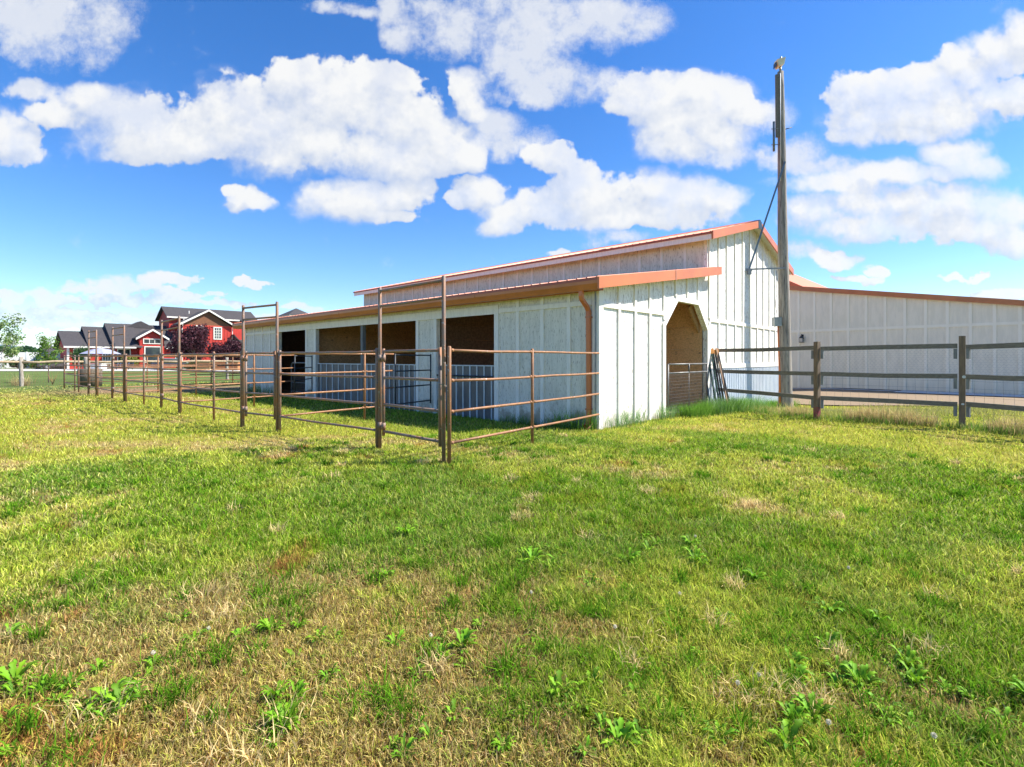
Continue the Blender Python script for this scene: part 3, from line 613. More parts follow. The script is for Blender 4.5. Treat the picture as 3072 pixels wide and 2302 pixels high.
# roofs: ribbed metal sheets
def roofsheet(name, u0, z0, u1, z1, v0, v1, th=.03, pitch=.2286):
    b = MB(); b.prism([(u0, z0-th), (u1, z1-th), (u1, z1), (u0, z0)], v0, v1); n = int((v1-v0)/pitch)
    for i in range(n+1):
        v = v0+.02+i*pitch
        if v+.05 > v1: break
        b.add([(u0-.004, v, z0-.002), (u0-.004, v+.012, z0+.019), (u0-.004, v+.034, z0+.019), (u0-.004, v+.046, z0-.002), (u1, v, z1-.002), (u1, v+.012, z1+.019), (u1, v+.034, z1+.019), (u1, v+.046, z1-.002)],
              [(0, 1, 2, 3), (4, 5, 1, 0), (5, 6, 2, 1), (6, 7, 3, 2), (4, 7, 6, 5)])
    return b.build(name, 'roof', BARN)
lt = lambda u: ls(u)+.04
roofsheet('low_roof', -.36, lt(-.36), 5.30, lt(5.30), -.24, 18.44)
mt = lambda u: mz(u)+.04
roofsheet('high_roof', 4.97, mt(4.97), 8.75, mt(8.75), -.26, 17.66); r2 = roofsheet('high_roof', 12.6, mt(12.6), 8.75, mt(8.75), -.26, 17.66)
b = MB(); b.prism([(8.6, mt(8.6)+.02), (8.75, mt(8.75)+.035), (8.9, mt(8.9)+.02), (8.75, mt(8.75)+.055)], -.27, 17.68); b.build('ridge_cap', 'roof', BARN)
# rake boards
b = MB(); b.prism([(-.42, lt(-.42)-.215), (5.59, lt(5.59)-.215), (5.59, lt(5.59)+.006), (-.42, lt(-.42)+.006)], -.285, -.243); b.build('rake_fascia', 'fascia', BARN)
b = MB(); [b.box(u-.004, u+.07, -.289, -.284, lt(u)-.222, lt(u)+.012) for u in (2.75,)]; b.build('fascia_joint', 'gutter', BARN)
b = MB()
b.prism([(4.94, mt(4.94)-.20), (8.60, mt(8.60)-.20), (8.60, mt(8.60)+.02), (4.94, mt(4.94)+.02)], -.305, -.262)
b.prism([(8.90, mt(8.90)-.20), (12.66, mt(12.66)-.20), (12.66, mt(12.66)+.02), (8.90, mt(8.90)+.02)], -.305, -.262); b.build('rake_fascia', 'fascia', BARN)
b = MB(); b.prism([(8.60, mt(8.6)-.20), (8.90, mt(8.9)-.20), (8.90, mt(8.9)+.025), (8.75, mt(8.75)+.05), (8.60, mt(8.6)+.025)], -.312, -.262); b.build('ridge_end_cap', 'boxgrey', BARN)
b = MB(); b.box(4.93, 4.965, -.26, 17.66, mt(4.94)-.055, mt(4.94)+.004); b.box(12.605, 12.64, -.26, 17.66, mt(12.64)-.055, mt(12.64)+.004); b.box(-.40, -.362, -.24, 18.44, lt(-.4)-.05, lt(-.4)+.003); b.build('drip_edge', 'roofedge', BARN)
b = MB(); b.box(4.955, 4.995, -.25, 17.62, mt(4.96)-.20, mt(4.96)-.06); b.box(12.56, 12.60, -.25, 17.62, mt(12.6)-.20, mt(12.6)-.06); b.build('eave_board', 'trim', BARN)
# soffits
b = MB()
b.prism([(4.995, mz(5.0)-.03), (5.31, mz(5.31)-.03), (5.31, mz(5.31)-.005), (4.995, mz(5.0)-.005)], -.25, 17.6)
b.prism([(12.1, mz(12.1)-.03), (12.56, mz(12.56)-.03), (12.56, mz(12.56)-.005), (12.1, mz(12.1)-.005)], -.25, 17.6)
b.prism([(5.31, mz(5.31)-.03), (8.75, mz(8.75)-.03), (12.1, mz(12.1)-.03), (12.1, mz(12.1)-.005), (8.75, mz(8.75)-.005), (5.31, mz(5.31)-.005)], -.25, -.001)
b.prism([(-.20, ls(-.2)-.03), (0, ls(0)-.03), (0, ls(0)-.004), (-.20, ls(-.2)-.004)], -.24, 18.4)
b.prism([(0, ls(0)-.03), (5.31, ls(5.31)-.03), (5.31, ls(5.31)-.005), (0, ls(0)-.005)], -.24, -.001)
b.build('soffit', 'soffit', BARN)
# gutter and downspout
b = MB()
gp = [(-.215, 2.655), (-.345, 2.655), (-.365, 2.70), (-.395, 2.76), (-.40, 2.83), (-.385, 2.835), (-.38, 2.79), (-.235, 2.78), (-.225, 2.86), (-.20, 2.87)]
b.prism(gp, -.235, 18.43); b.build('gutter', 'gutter', BARN)
for v in (3.1, 6.2, 9.3, 12.4, 15.5): b = MB(); b.prism([(-.213, 2.650), (-.348, 2.650), (-.369, 2.70), (-.400, 2.76), (-.404, 2.832), (-.39, 2.832), (-.213, 2.70)], v, v+.06); b.build('gutter_joint', 'gutter', BARN)
b = MB(); b.box(-.20, -.19, -.23, 18.4, 2.64, 2.80); b.build('eave_board', 'gutter', BARN)
def flat_tube(b, pts, w_, d_):
    pts = [Vector(p) for p in pts]; V = []; F = []
    for i, p in enumerate(pts):
        d = (pts[min(i+1, len(pts)-1)]-pts[max(i-1, 0)]).normalized(); a = Vector((0, 1, 0)); c = d.cross(a).normalized()
        for sa, sc in ((-1,-1),(-.7,-1.15),(.7,-1.15),(1,-1),(1,1),(.7,1.15),(-.7,1.15),(-1,1)): V.append(p+a*sa*w_/2+c*sc*d_/2)
    for i in range(len(pts)-1):
        for k in range(8): F.append((i*8+k, i*8+(k+1) % 8, i*8+8+(k+1) % 8, i*8+8+k))
    F.append(tuple(range(8))); b.add(V, F)
b = MB(); flat_tube(b, [(-.30, .20, 2.66), (-.30, .20, 2.56), (-.28, .20, 2.50), (-.12, .19, 2.36), (-.075, .185, 2.28), (-.072, .18, 1.2), (-.072, .18, .16), (-.10, .18, .08), (-.19, .18, .04)], .085, .06); ds = b.build('downspout', 'fascia', BARN)
b = MB(); [b.box(-.11, -.028, .12, .24, z, z+.03) for z in (.35, 2.15)]; b.build('bracket', 'gutter', ds)
b = MB(); b.tube([(-.045, .045, -.1), (-.045, .045, 2.72)], .014, 8); b.build('conduit', 'galv', BARN)
# doorway gate, stall gate
def wire_gate(x0, x1, zs, y, m, name='gate', bot=.05):
    b = MB(); top, mid = zs
    b.tube([(x0, y, bot), (x0, y, top)], .02, 8).tube([(x1, y, bot), (x1, y, top)], .02, 8)
    for z in (top, mid, bot): b.tube([(x0, y, z), (x1, y, z)], .02, 8)
    xm = (x0+x1)/2; b.tube([(xm, y, mid), (xm, y, top)], .022, 8).tube([(xm, y, bot), (xm, y, mid)], .009, 6)
    o = b.build(name, m, BARN, True); w_ = MB(); x = x0+.05
    while x < x1: w_.bar((x, y-.02, bot), (x, y-.02, mid), .003, .003); x += .052
    z = bot+.06
    while z < mid: w_.bar((x0, y-.02, z), (x1, y-.02, z), .003, .003); z += .078
    w_.build('wire_mesh', 'galv', o)
wire_gate(2.86, 5.16, (1.22, 1.01), -.055, 'greypipe')
b = MB(); yy0, yy1 = 12.45, 14.2; pts = [(.3, yy0, -.1), (.3, yy0, 1.05)]
for i in range(7): a = math.pi/2*i/6; pts.append((.3, yy0+.15-.15*math.cos(a), 1.05+.15*math.sin(a)))
for i in range(7): a = math.pi/2*i/6; pts.append((.3, yy1-.15+.15*math.sin(a), 1.05+.15*math.cos(a)))
pts.append((.3, yy1, -.1)); b.tube(pts, .024, 8)
for z in (.1, .45, .82): b.tube([(.3, yy0, z), (.3, yy1, z)], .018, 8)
o = b.build('stall_gate', 'galv', BARN, True); w_ = MB()
for i in range(12): w_.bar((.28, yy0, .1+i*.06), (.28, yy1, .1+i*.06), .003, .003)
for i in range(32): w_.bar((.28, yy0+.05*i+.05, .1), (.28, yy0+.05*i+.05, .82), .003, .003)
w_.build('wire_mesh', 'galv', o)
# ------------------------------------------------------------------ pipe pens
RZ = (1.46, 1.075, .68, .285)
def pipe_run(name, label, cat, p, q, m, group=None, posts=(0., 1.), mids=(), zt=1.5, tilt=0., zs=RZ, r=.0185, pr=.026, ground=(-.05, -.05), post_caps=True):
    P = bw(*p); Q = bw(*q); L_ = (Q-P).length; a = math.atan2(Q.y-P.y, Q.x-P.x)
    T_ = thing(name, label, cat, (P.x, P.y, 0), a, group); key = M[m]
    for z in zs:
        b = MB(); n = 5; pts = [(L_*i/n, 0, z+(tilt if i else 0)*0+(-.012 if 0 < i < n else 0)*random.random()) for i in range(n+1)]
        b.tube(pts, r, 10)
        for s_ in list(posts)+list(mids):
            for e in (-.05, .05):
                x = s_*L_+e
                if 0 < x < L_: b.tube([(x-.02, 0, z), (x+.02, 0, z)], r*1.22, 8)
        b.build('rail', m, T_, True)
    for s_ in posts: MB().tube([(s_*L_, .0, ground[0]), (s_*L_, .0, zt), (s_*L_, 0, zt+.012)], [pr, pr, pr*.6], 12).build('post', m, T_, True)
    for s_ in mids: MB().tube([(s_*L_, .0, ground[0]), (s_*L_, .0, zt), (s_*L_, 0, zt+.01)], [pr*.92, pr*.92, pr*.5], 12).build('support', m, T_, True)
    return T_, L_
def bow_gate(p, q, label, near=True, chain=False):
    P = bw(*p); Q = bw(*q); L_ = (Q-P).length; a = math.atan2(Q.y-P.y, Q.x-P.x); T_ = thing('bow_gate', label, 'gate', (P.x, P.y, 0), a, 'tall bow gates in the pipe pen line')
    for x in (0, L_): MB().tube([(x, 0, -.05), (x, 0, 2.40), (x, 0, 2.412)], [.026, .026, .016], 12).build('post', 'greyrust', T_, True)
    MB().tube([(0, 0, 2.355), (L_, 0, 2.355)], .02, 10).build('top_bar', 'greyrust', T_, True)
    MB().tube([(0, 0, 2.13), (L_, 0, 2.13)], .018, 10).build('lower_bar', 'greyrust', T_, True)
    b = MB(); x0, x1 = .075, L_-.10
    for x in (x0, x1): b.tube([(x, 0, .22), (x, 0, 1.50)], .022, 10)
    for z in RZ: b.tube([(x0, 0, z), (x1, 0, z)], .02, 10)
    for z in (.36, 1.36): b.tube([(L_-.02, 0, z), (x1, 0, z)], .014, 8)
    lf = b.build('gate_leaf', 'greyrust', T_, True)
    for z in (.36, 1.36): MB().tube([(x1-.0, -.0, z-.05), (x1, 0, z+.05)], .032, 10).tube([(L_, 0, z-.05), (L_, 0, z+.05)], .034, 10).tube([(x1, 0, z), (L_, 0, z)], .015, 8).build('hinge', 'greyrust', lf, True)
    b = MB(); b.tube([(x0, -.03, 1.04), (-.01, -.035, 1.0), (0, .03, 1.02), (x0, .03, 1.05)], .006, 6)
    for i in range(5): b.tube([(x0-.01, -.035, .98-.035*i), (x0+.012, -.035, .965-.035*i), (x0-.01, -.035, .95-.035*i)], .005, 5)
    b.build('latch_chain', 'galv', lf, True); return T_
bow_gate((-4.22, -.42), (-4.18, 1.10), 'tall rusty bow gate nearest the viewer, beside the front corner post')
bow_gate((-4.42, 4.14), (-4.60, 5.30), 'second tall bow gate of the pen line, left of the long four-rail panel')
bow_gate((-4.74, 9.10), (-4.68, 10.98), 'tall bow gate standing in front of the purple-leaved tree and red gable')
bow_gate((-4.90, 14.42), (-4.95, 15.9), 'tall bow gate standing in front of the black roof valley of the red house')
bow_gate((-5.05, 18.2), (-5.13, 19.2), 'farthest and leftmost tall bow gate, in front of the patio umbrella')
G_ = 'pipe panels of the horse pens'
pipe_run('corral_fence', 'rust red four-rail pipe panel from the front corner post to the barn corner', 'fence panel', (-4.22, -.53), (-.07, -.05), 'rust', G_, (0.,), (.45,))
pipe_run('corral_fence', 'long weathered pipe panel between the two nearest bow gates', 'fence panel', (-4.19, 1.16), (-4.40, 4.07), 'greyrust', G_)
pipe_run('corral_fence', 'weathered pipe panel left of the second bow gate with one middle leg', 'fence panel', (-4.61, 5.36), (-4.74, 9.02), 'greyrust', G_, (0., 1.), (.40,))
pipe_run('corral_fence', 'distant pipe panel left of the purple tree bow gate with one middle leg', 'fence panel', (-4.68, 11.06), (-4.88, 14.3), 'greyrust', G_, (0., 1.), (.45,))
pipe_run('corral_fence', 'short distant pipe panel between the two leftmost bow gates', 'fence panel', (-4.95, 16.0), (-5.04, 18.1), 'greyrust', G_)
pipe_run('corral_fence', 'farthest pipe panel of the front line ending at the left corner of the pens', 'fence panel', (-5.13, 19.3), (-5.20, 25.1), 'greyrust', G_, (0., 1.), (.36, .52))
PG = 'cross panels dividing the pens'
pipe_run('corral_divider', 'orange rusty cross panel dividing the first two pens, seen through the long panel', 'fence panel', (-4.38, 4.12), (-1.55, 4.62), 'rust', PG, (0.,), (.70,))
pipe_run('corral_divider', 'rusty cross panel dividing the second and third pens', 'fence panel', (-4.72, 9.06), (-1.55, 9.85), 'rust', PG, (0.,), (.60,))
pipe_run('corral_divider', 'distant rusty cross panel running to the far end of the barn', 'fence panel', (-4.86, 14.36), (-.1, 17.5), 'rust', PG, (0.,), (.5,))
pipe_run('corral_divider', 'distant rusty cross panel just beyond the end of the barn', 'fence panel', (-5.02, 18.15), (.6, 19.7), 'rust', PG, (0.,), (.35, .72))
pipe_run('corral_divider', 'farthest rusty cross panel closing the last pen', 'fence panel', (-5.20, 25.2), (4.5, 21.6), 'rust', PG, (0.,), (.3, .65, 1.))
def black_gate(p, q, label):
    P = bw(*p); Q = bw(*q); L_ = (Q-P).length; T_ = thing('black_gate', label, 'gate', (P.x, P.y, 0), math.atan2(Q.y-P.y, Q.x-P.x), 'black pipe gates beside the stalls')
    for z in (1.44, 1.06, .68, .28): MB().tube([(0, 0, z), (L_, 0, z)], .017, 8).build('rail', 'black', T_, True)
    for x in (0, L_): MB().tube([(x, 0, .2), (x, 0, 1.47)], .02, 8).build('stile', 'black', T_, True)
black_gate((-1.5, 4.63), (-.14, 5.03), 'black pipe gate hinged to the white pillar between the wide and narrow stall openings')
black_gate((-1.5, 9.9), (-.16, 11.55), 'black pipe gate hinged to the white pillar left of the wide stall opening')
# ------------------------------------------------------------------ utility pole
PX, PY = 8.68, 16.17; PZ = float(hz(PX, PY))
UP = thing('utility_pole', 'tall weathered grey wooden pole with a flood lamp on top beside the barn', 'pole', (PX, PY, PZ))
b = MB(); pts = []; rs = []; r_ = random.Random(3)
for i in range(24):
    s_ = i/23; z = -.3+s_*(10.45-PZ+.3); pts.append((-.17*s_+.012*math.sin(s_*9), .01*math.cos(s_*7), z)); rs.append((.205-.115*s_ if i > 1 else .225)*(1+r_.uniform(-.02, .02)))
b.tube(pts, rs, 18); b.build('shaft', 'pole', UP, True)
top = 10.45-PZ
b = MB(); b.bar((-.285, -.05, top-2.1), (-.30, -.05, top-.12), .11, .05, (0, 1, 0)); b.build('side_board', 'oldwood', UP)
b = MB(); b.tube([(-.215, -.10, top-3.5), (-.225, -.10, top-.1)], .012, 8); b.build('conduit', 'rib', UP, True)
b = MB(); b.box(-.31, -.10, -.12, .10, top+.14, top+.36); bm_ = b; b.v = [((x+.2)*(1.25 if z > top+.2 else .8)-.2+(.0), y*(1.2 if y < 0 else .8), z+(x+.2)*.35) for x, y, z in b.v]; lh = b.build('flood_lamp', 'cream_lamp', UP)
b = MB(); b.tube([(-.17, 0, top-.02), (-.17, 0, top+.16)], .035, 8); b.tube([(-.17, 0, top+.33), (-.15, 0, top+.47)], .03, 8); b.build('bracket', 'galv', lh, True)
b = MB(); b.box(-.352, -.342, -.09, .08, top+.12, top+.27); b.build('lens', 'glass', lh)
b = MB(); b.tube([(-.42, -.08, top-2.55), (-.42, -.08, top-1.62)], .035, 8); an = b.build('antenna', 'blue', UP, True)
b = MB(); [b.tube([(-.50, -.08, z), (-.2, -.06, z+.03)], .013, 6) for z in (top-2.35, top-1.85)]; b.build('clamp', 'galv', an, True)
b = MB(); b.tube([(-.05, 0, top-1.83), (.18, -.02, top-1.77)], .014, 6); b.build('hook', 'black', UP, True)
# strut and tie to the barn wall
w0 = Vector((7.42-PX, 16.02-PY, 4.16-PZ)); b = MB(); b.bar(w0, (-.08, -.16, 4.20-PZ), .045, .045); b.build('tie_arm', 'galv', UP)
b = MB(); b.bar(w0+Vector((0, 0, -.08)), (-.10, -.15, 7.55-PZ), .05, .02, (0, 1, 0)); b.build('slotted_strut', 'blue', UP)  # the strut's blue reflection is put into its steel colour
b = MB(); w1 = w0+Vector((.0, .02, 0)); b.box(w1.x-.22, w1.x+.12, w1.y-.03, w1.y+.03, w1.z-.05, w1.z+.03); b.box(w1.x-.03, w1.x+.09, w1.y-.05, w1.y+.0, w1.z-.16, w1.z-.03); b.build('wall_plate', 'galv', UP)
b = MB(); b.box(-.42, -.20, -.14, .06, 2.38-PZ, 2.66-PZ); b.build('electric_box', 'boxgrey', UP)
b = MB(); b.tube([(-.28, -.08, 2.40-PZ), (-.27, -.08, 1.9-PZ), (-.25, -.10, 1.0-PZ), (-.235, -.10, 0)], .028, 10); b.build('conduit', 'fascia', UP, True)
b = MB(); b.tube([(-.30, -.02, 4.15-PZ), (-.31, -.05, 3.4-PZ), (-.36, -.06, 3.1-PZ), (-.30, -.06, 2.65-PZ)], .007, 6); b.build('cable', 'black', UP, True)
# ------------------------------------------------------------------ plank fence on the right
PF = thing('plank_fence', 'three-rail weathered plank fence with square brown posts and wire netting', 'fence', (FENCE[0][0], FENCE[0][1], 0))
def loc(p, z, off=(0, 0)): return Vector((p[0]-FENCE[0][0]+off[0], p[1]-FENCE[0][1]+off[1], z))
tops = {0: 1.66, 1: 1.735, 2: 1.79, 3: 1.76}
for i in range(1, 5):
    p = FENCE[i]; q = FENCE[i-1]; a = math.atan2(p[1]-q[1], p[0]-q[0]); zt = tops.get(i, 1.75)
    b = MB(); c, s_ = math.cos(a), math.sin(a); h_ = .049
    b.box(-h_, h_, -h_, h_, -.3, zt); b.v = [(x*c-y*s_, x*s_+y*c, z+(.012*x if z > 1 else 0)) for x, y, z in b.v]
    o = b.build('post', 'post', PF); o.location = loc(p, 0)
    if i == 1:
        b = MB(); b.box(-h_-.003, h_+.003, -h_-.003, h_+.003, 0, .27); b.v = [(x*c-y*s_, x*s_+y*c, z) for x, y, z in b.v]; b.build('paint_patch', 'redpaint', o)
    b = MB(); r_ = random.Random(i)
    for z in (.6, 1.2, 1.45): b.tube([(-.02, -h_*1.42, z), (-.02, -h_*1.42-.004, z)], .012, 8)
    if i == 2:
        b2_ = MB(); b2_.tube([(-.045, -.088, 1.005), (-.05, -.094, 1.005)], .028, 12); b2_.box(-.09, -.04, -.092, -.083, .47, .50); b2_.build('marker', 'rib', o)
for i in range(4):
    p, q = FENCE[i], FENCE[i+1]; L_ = math.dist(p, q); d = ((q[0]-p[0])/L_, (q[1]-p[1])/L_); n_ = (-d[1], d[0]); off = .0
    for z in ((1.59, 1.60), (1.01, 1.015), (.485, .47)):
        b = MB(); a_ = loc((p[0]+d[0]*(.07 if i else .0), p[1]+d[1]*(.07 if i else .0)), z[0]+.02*random.uniform(-1, 1)); e_ = loc((q[0]-d[0]*.07, q[1]-d[1]*.07), z[1]); mid = (a_+e_)/2+Vector((0, 0, random.uniform(-.02, .012)))
        b.bar(a_, mid, .04, .092); b.bar(mid, e_, .04, .092); b.build('rail', 'oldwood', PF)
    b = MB()
    for (c_, s_) in ((p, 1), (q, -1)):
        if c_ == FENCE[0]: continue
        for z in (1.50, .92, .39):
            x0 = loc((c_[0]+s_*d[0]*.07, c_[1]+s_*d[1]*.07), z); MB().bar(x0+Vector((s_*d[0]*.03, s_*d[1]*.03, -.15)), x0+Vector((s_*d[0]*.03, s_*d[1]*.03, .045)), .042, .055, (d[0], d[1], 0)).build('cleat', 'cleat', PF)
    if i >= 1:
        # field wire at the foot and hexagonal netting above
        b = MB(); nx = int(L_/.16)
        for j in range(nx+1):
            s_ = j*.16; x0 = loc((p[0]+d[0]*s_+n_[0]*.04, p[1]+d[1]*s_+n_[1]*.04), 0); b.bar(x0+Vector((0, 0, .02)), x0+Vector((d[0]*.03*math.sin(j), d[1]*.03*math.sin(j), .97)), .0026, .0026)
        for z in (.08, .2, .33, .47, .62, .78, .92):
            b.bar(loc((p[0]+n_[0]*.04, p[1]+n_[1]*.04), z), loc((q[0]+n_[0]*.04, q[1]+n_[1]*.04), z), .0026, .0026)
        b.build('field_wire', 'greypipe', PF)
        b = MB(); cw, chh = .07, .045; ny = int(.60/chh)
        for r_i in range(ny):
            z = 1.0+r_i*chh; s_ = (r_i % 2)*cw/2
            while s_+cw < L_:
                A_ = loc((p[0]+d[0]*s_+n_[0]*.042, p[1]+d[1]*s_+n_[1]*.042), z); B_ = loc((p[0]+d[0]*(s_+cw/2)+n_[0]*.042, p[1]+d[1]*(s_+cw/2)+n_[1]*.042), z+chh*.6); C_ = loc((p[0]+d[0]*(s_+cw)+n_[0]*.042, p[1]+d[1]*(s_+cw)+n_[1]*.042), z)
                for (u0, u1) in ((A_, B_), (B_, C_)):
                    t_ = .0011; b.add([u0+Vector((0, 0, -t_)), u1+Vector((0, 0, -t_)), u1+Vector((0, 0, t_)), u0+Vector((0, 0, t_))], [(0, 1, 2, 3)])
                s_ += cw
        b.build('hex_netting', 'galv', PF)
# ------------------------------------------------------------------ leaning steel posts
def t_post(base, topp, m, label, tip=True, studs=True):
    B_ = Vector(base); T_ = Vector(topp); th_ = thing('steel_post', label, 'fence post', base, 0, 'steel fence posts leaning on the barn'); d = T_-B_; L_ = d.length; q = d.to_track_quat('Z', 'X').to_euler(); th_.rotation_euler = q
    L2 = L_-(.15 if tip else 0)
    b = MB(); b.box(-.022, .022, -.003, .003, 0, L2); b.box(-.003, .003, .003, .036, 0, L2)
    if studs:
        z = .35
        while z < L2-.03: b.box(-.008, .008, -.011, -.003, z, z+.018); z += .055
    b.build('shaft', m, th_)
    if tip: b = MB(); b.box(-.0235, .0235, -.005, .005, L2, L_); b.box(-.005, .005, .005, .038, L2, L_); b.build('tip', 'torange', th_)
LP = [((5.19, 13.35, 0), (5.26, 14.0, 1.22), 'tgrey', 'shortest grey steel post leftmost in the leaning bunch', False, False),
      ((5.26, 13.05, 0), (5.33, 13.95, 1.42), 'tgreen', 'thin dark green steel post second from left in the leaning bunch', False, False),
      ((5.31, 13.25, 0), (5.38, 13.95, 1.28), 'tgreen', 'short studded green steel post in the left half of the leaning bunch', False, True),
      ((5.38, 13.2, 0), (5.43, 13.95, 1.62), 'tgreen', 'tall dark green studded steel post with an orange tip in the middle of the bunch', True, True),
      ((5.46, 13.25, 0), (5.48, 13.97, 1.635), 'tblack', 'tall dark steel post with an orange tip right of the green one', True, True),
      ((5.53, 13.25, 0), (5.54, 13.97, 1.60), 'tblack', 'black studded steel post with a brown foot in the right half of the bunch', True, True),
      ((5.57, 13.12, 0), (5.58, 13.97, 1.64), 'ttan', 'tan steel post leaning in front near the right side of the bunch', False, False),
      ((5.66, 13.2, 0), (5.62, 14.0, 1.63), 'tblack', 'rightmost black steel post of the leaning bunch', True, False)]
for a in LP: t_post(*a)
# dry leaf by the barn corner
p = bw(-.33, .02); b = MB(); b.add([(-.09, 0, .10), (-.02, -.02, .03), (.10, .03, .13), (.04, 0, .05), (.0, .01, -.02), (-.04, .01, .04)], [(0, 1, 4, 5), (1, 3, 4), (1, 2, 3)]); o = b.build('dry_leaf', 'leafbrown'); o.location = (p.x, p.y, 0)
tag(o, 'curled orange-brown dry leaf at the foot of the downspout', 'leaf')
# ------------------------------------------------------------------ long pale building on the right
B2 = thing('stable_wing', 'long pale board and batten building with brown eave behind the plank fence', 'building', (B2X, B2Y, 0), math.atan2(DY, DX))
zt2 = lambda a: 4.72-.174*a
b = MB(); b.prism([(-9, -.5), (15, -.5), (15, zt2(15)), (-9, zt2(-9))], 0, .15); b.build('front_wall', 'siding_clean', B2)
b = MB(); b.box(-9, -8.85, .15, 12, -.5, zt2(-9)); b.box(14.85, 15, .15, 12, -.5, zt2(15)); b.prism([(-9, -.5), (15, -.5), (15, zt2(15)), (-9, zt2(-9))], 12, 12.15); b.build('rear_wall', 'siding_clean', B2)
b = MB(); a = -8.6
while a < 15: b.box(a-.05, a+.05, -.036, 0, -.3, 2.62); b.box(a-.05, a+.05, -.036, 0, 2.74, zt2(a)-.02); a += .69
b.box(-8.9, 14.9, -.040, 0, 2.62, 2.738); b.build('batten_cladding', 'batten_clean', B2)
b = MB(); b.prism([(-9.2, zt2(-9.2)-.02), (15.2, zt2(15.2)-.02), (15.2, zt2(15.2)+.19), (-9.2, zt2(-9.2)+.19)], -.16, -.11); b.build('rake_fascia', 'gutter', B2)
b = MB(); b.prism([(-9.2, zt2(-9.2)+.01), (15.2, zt2(15.2)+.01), (15.2, zt2(15.2)+.05), (-9.2, zt2(-9.2)+.05)], -.108, 12.4); b.build('roof', 'roof', B2)
us = lambda a: 5.11-.565*a
b = MB(); b.prism([(-4.5, us(-4.5)-.06), (1.0, us(1.0)-.06), (1.0, us(1.0)), (-4.5, us(-4.5))], .3, 9); b.prism([(-9.5, us(-4.5)-2.9), (-4.5, us(-4.5)-.06), (-4.5, us(-4.5)), (-9.5, us(-4.5)-2.84)], .3, 9); b.build('upper_roof', 'roof', B2)
b = MB(); b.prism([(-4.5, us(-4.5)-.20), (1.05, us(1.05)-.20), (1.05, us(1.05)+.01), (-4.5, us(-4.5)+.01)], .24, .29); b.build('upper_fascia', 'fascia', B2)
b = MB(); b.prism([(-4.5, zt2(-4.5)), (.3, zt2(.3)), (.3, us(.3)-.06), (-4.5, us(-4.5)-.06)], .9, 1.0); b.build('upper_gable', mat('buff_siding', (.62, .42, .20), (.56, .38, .18), 4), B2)
WL = thing('wall_lantern', 'black carriage lantern on the pale wall just right of the pole', 'lamp', (*b2(.54, -.0), 2.34), math.atan2(DY, DX))
b = MB(); b.box(-.05, .05, -.04, -.026, -.05, .17); b.tube([(0, -.04, .12), (0, -.10, .19), (0, -.15, .14), (0, -.15, .06)], .014, 8); b.build('bracket', 'black', WL)
b = MB(); V = [(-.09, -.24, .0), (.09, -.24, 0), (.09, -.06, 0), (-.09, -.06, 0), (0, -.15, .14)]; b.add(V, [(0, 1, 4), (1, 2, 4), (2, 3, 4), (3, 0, 4), (3, 2, 1, 0)])
for x in (-.075, .075):
    for y in (-.225, -.075): b.bar((x, y, -.19), (x, y, 0), .012, .012)
b.box(-.085, .085, -.235, -.065, -.21, -.185); b.build('cage', 'black', WL)
b = MB(); b.box(-.062, .062, -.21, -.09, -.18, -.005); b.build('glass', mat('lantern_glass', (.45, .45, .42), rough=.2), WL)
b = MB(); b.box(-.04, .04, -.012, 0, -.03, .03); o = b.build('outlet_box', 'siding_clean', B2); o.location = (-.25, 0, 2.35)
# ------------------------------------------------------------------ log fence on the far left
LF = thing('log_fence', 'log post and rail fence with square wire mesh beyond the pens', 'fence', (-23.96, 24.9, 0))
lp = [(-29.2, 18.8), (-27.5, 20.8), (-25.75, 22.85), (-23.96, 24.9), (-22.2, 26.65), (-20.3, 29.5), (-18.1, 32.4), (-16.0, 35.3), (-13.9, 38.2)]
for i, p in enumerate(lp):
    rad_ = .085 if i != 4 else .14; zt = 1.44+.05*math.sin(i*2.1); b = MB(); x, y = p[0]+23.96, p[1]-24.9; pts = [(x+.02*math.sin(j), y, -.2+(zt+.2)*j/6) for j in range(7)]
    b.tube(pts, [rad_*(1+.12*math.sin(j*2.3+i)) for j in range(7)], 9); b.build('post', 'logpost', LF, True)
    if i < len(lp)-1:
        q = lp[i+1]; a_ = Vector((x, y, 1.19)); e_ = Vector((q[0]+23.96, q[1]-24.9, 1.2)); m_ = a_.lerp(e_, .5)+Vector((0, 0, .02)); m2 = a_.lerp(e_, .25)+Vector((0, 0, -.02))
        MB().tube([a_, m2, m_, e_], [.075, .06, .065, .055], 9).build('rail', 'paleword', LF, True)
        b = MB(); L_ = (e_-a_).length; d = (e_-a_)/L_
        for j in range(int(L_/.10)): c_ = a_+d*j*.10; b.bar((c_.x, c_.y, .03), (c_.x, c_.y, 1.15), .004, .004)
        for j in range(12): b.bar((a_.x, a_.y, .03+j*.10), (e_.x, e_.y, .03+j*.10), .004, .004)
        b.build('wire_mesh', 'greyrust', LF)
b = MB(); b.tube([(0, 0, 0), (0, 0, .84), (0, 0, .86)], [.47, .48, .44], 24); o = b.build('barrel_bundle', mat('brown_grey_bundle', (.15, .12, .085), (.09, .075, .055), 14, (1, 1, .4), rough=.95, bump=.6), None, True); o.location = (-20.6, 24.9, 0)
tag(o, 'squat brown-grey round bundle standing behind the far corner of the pens', 'bundle')
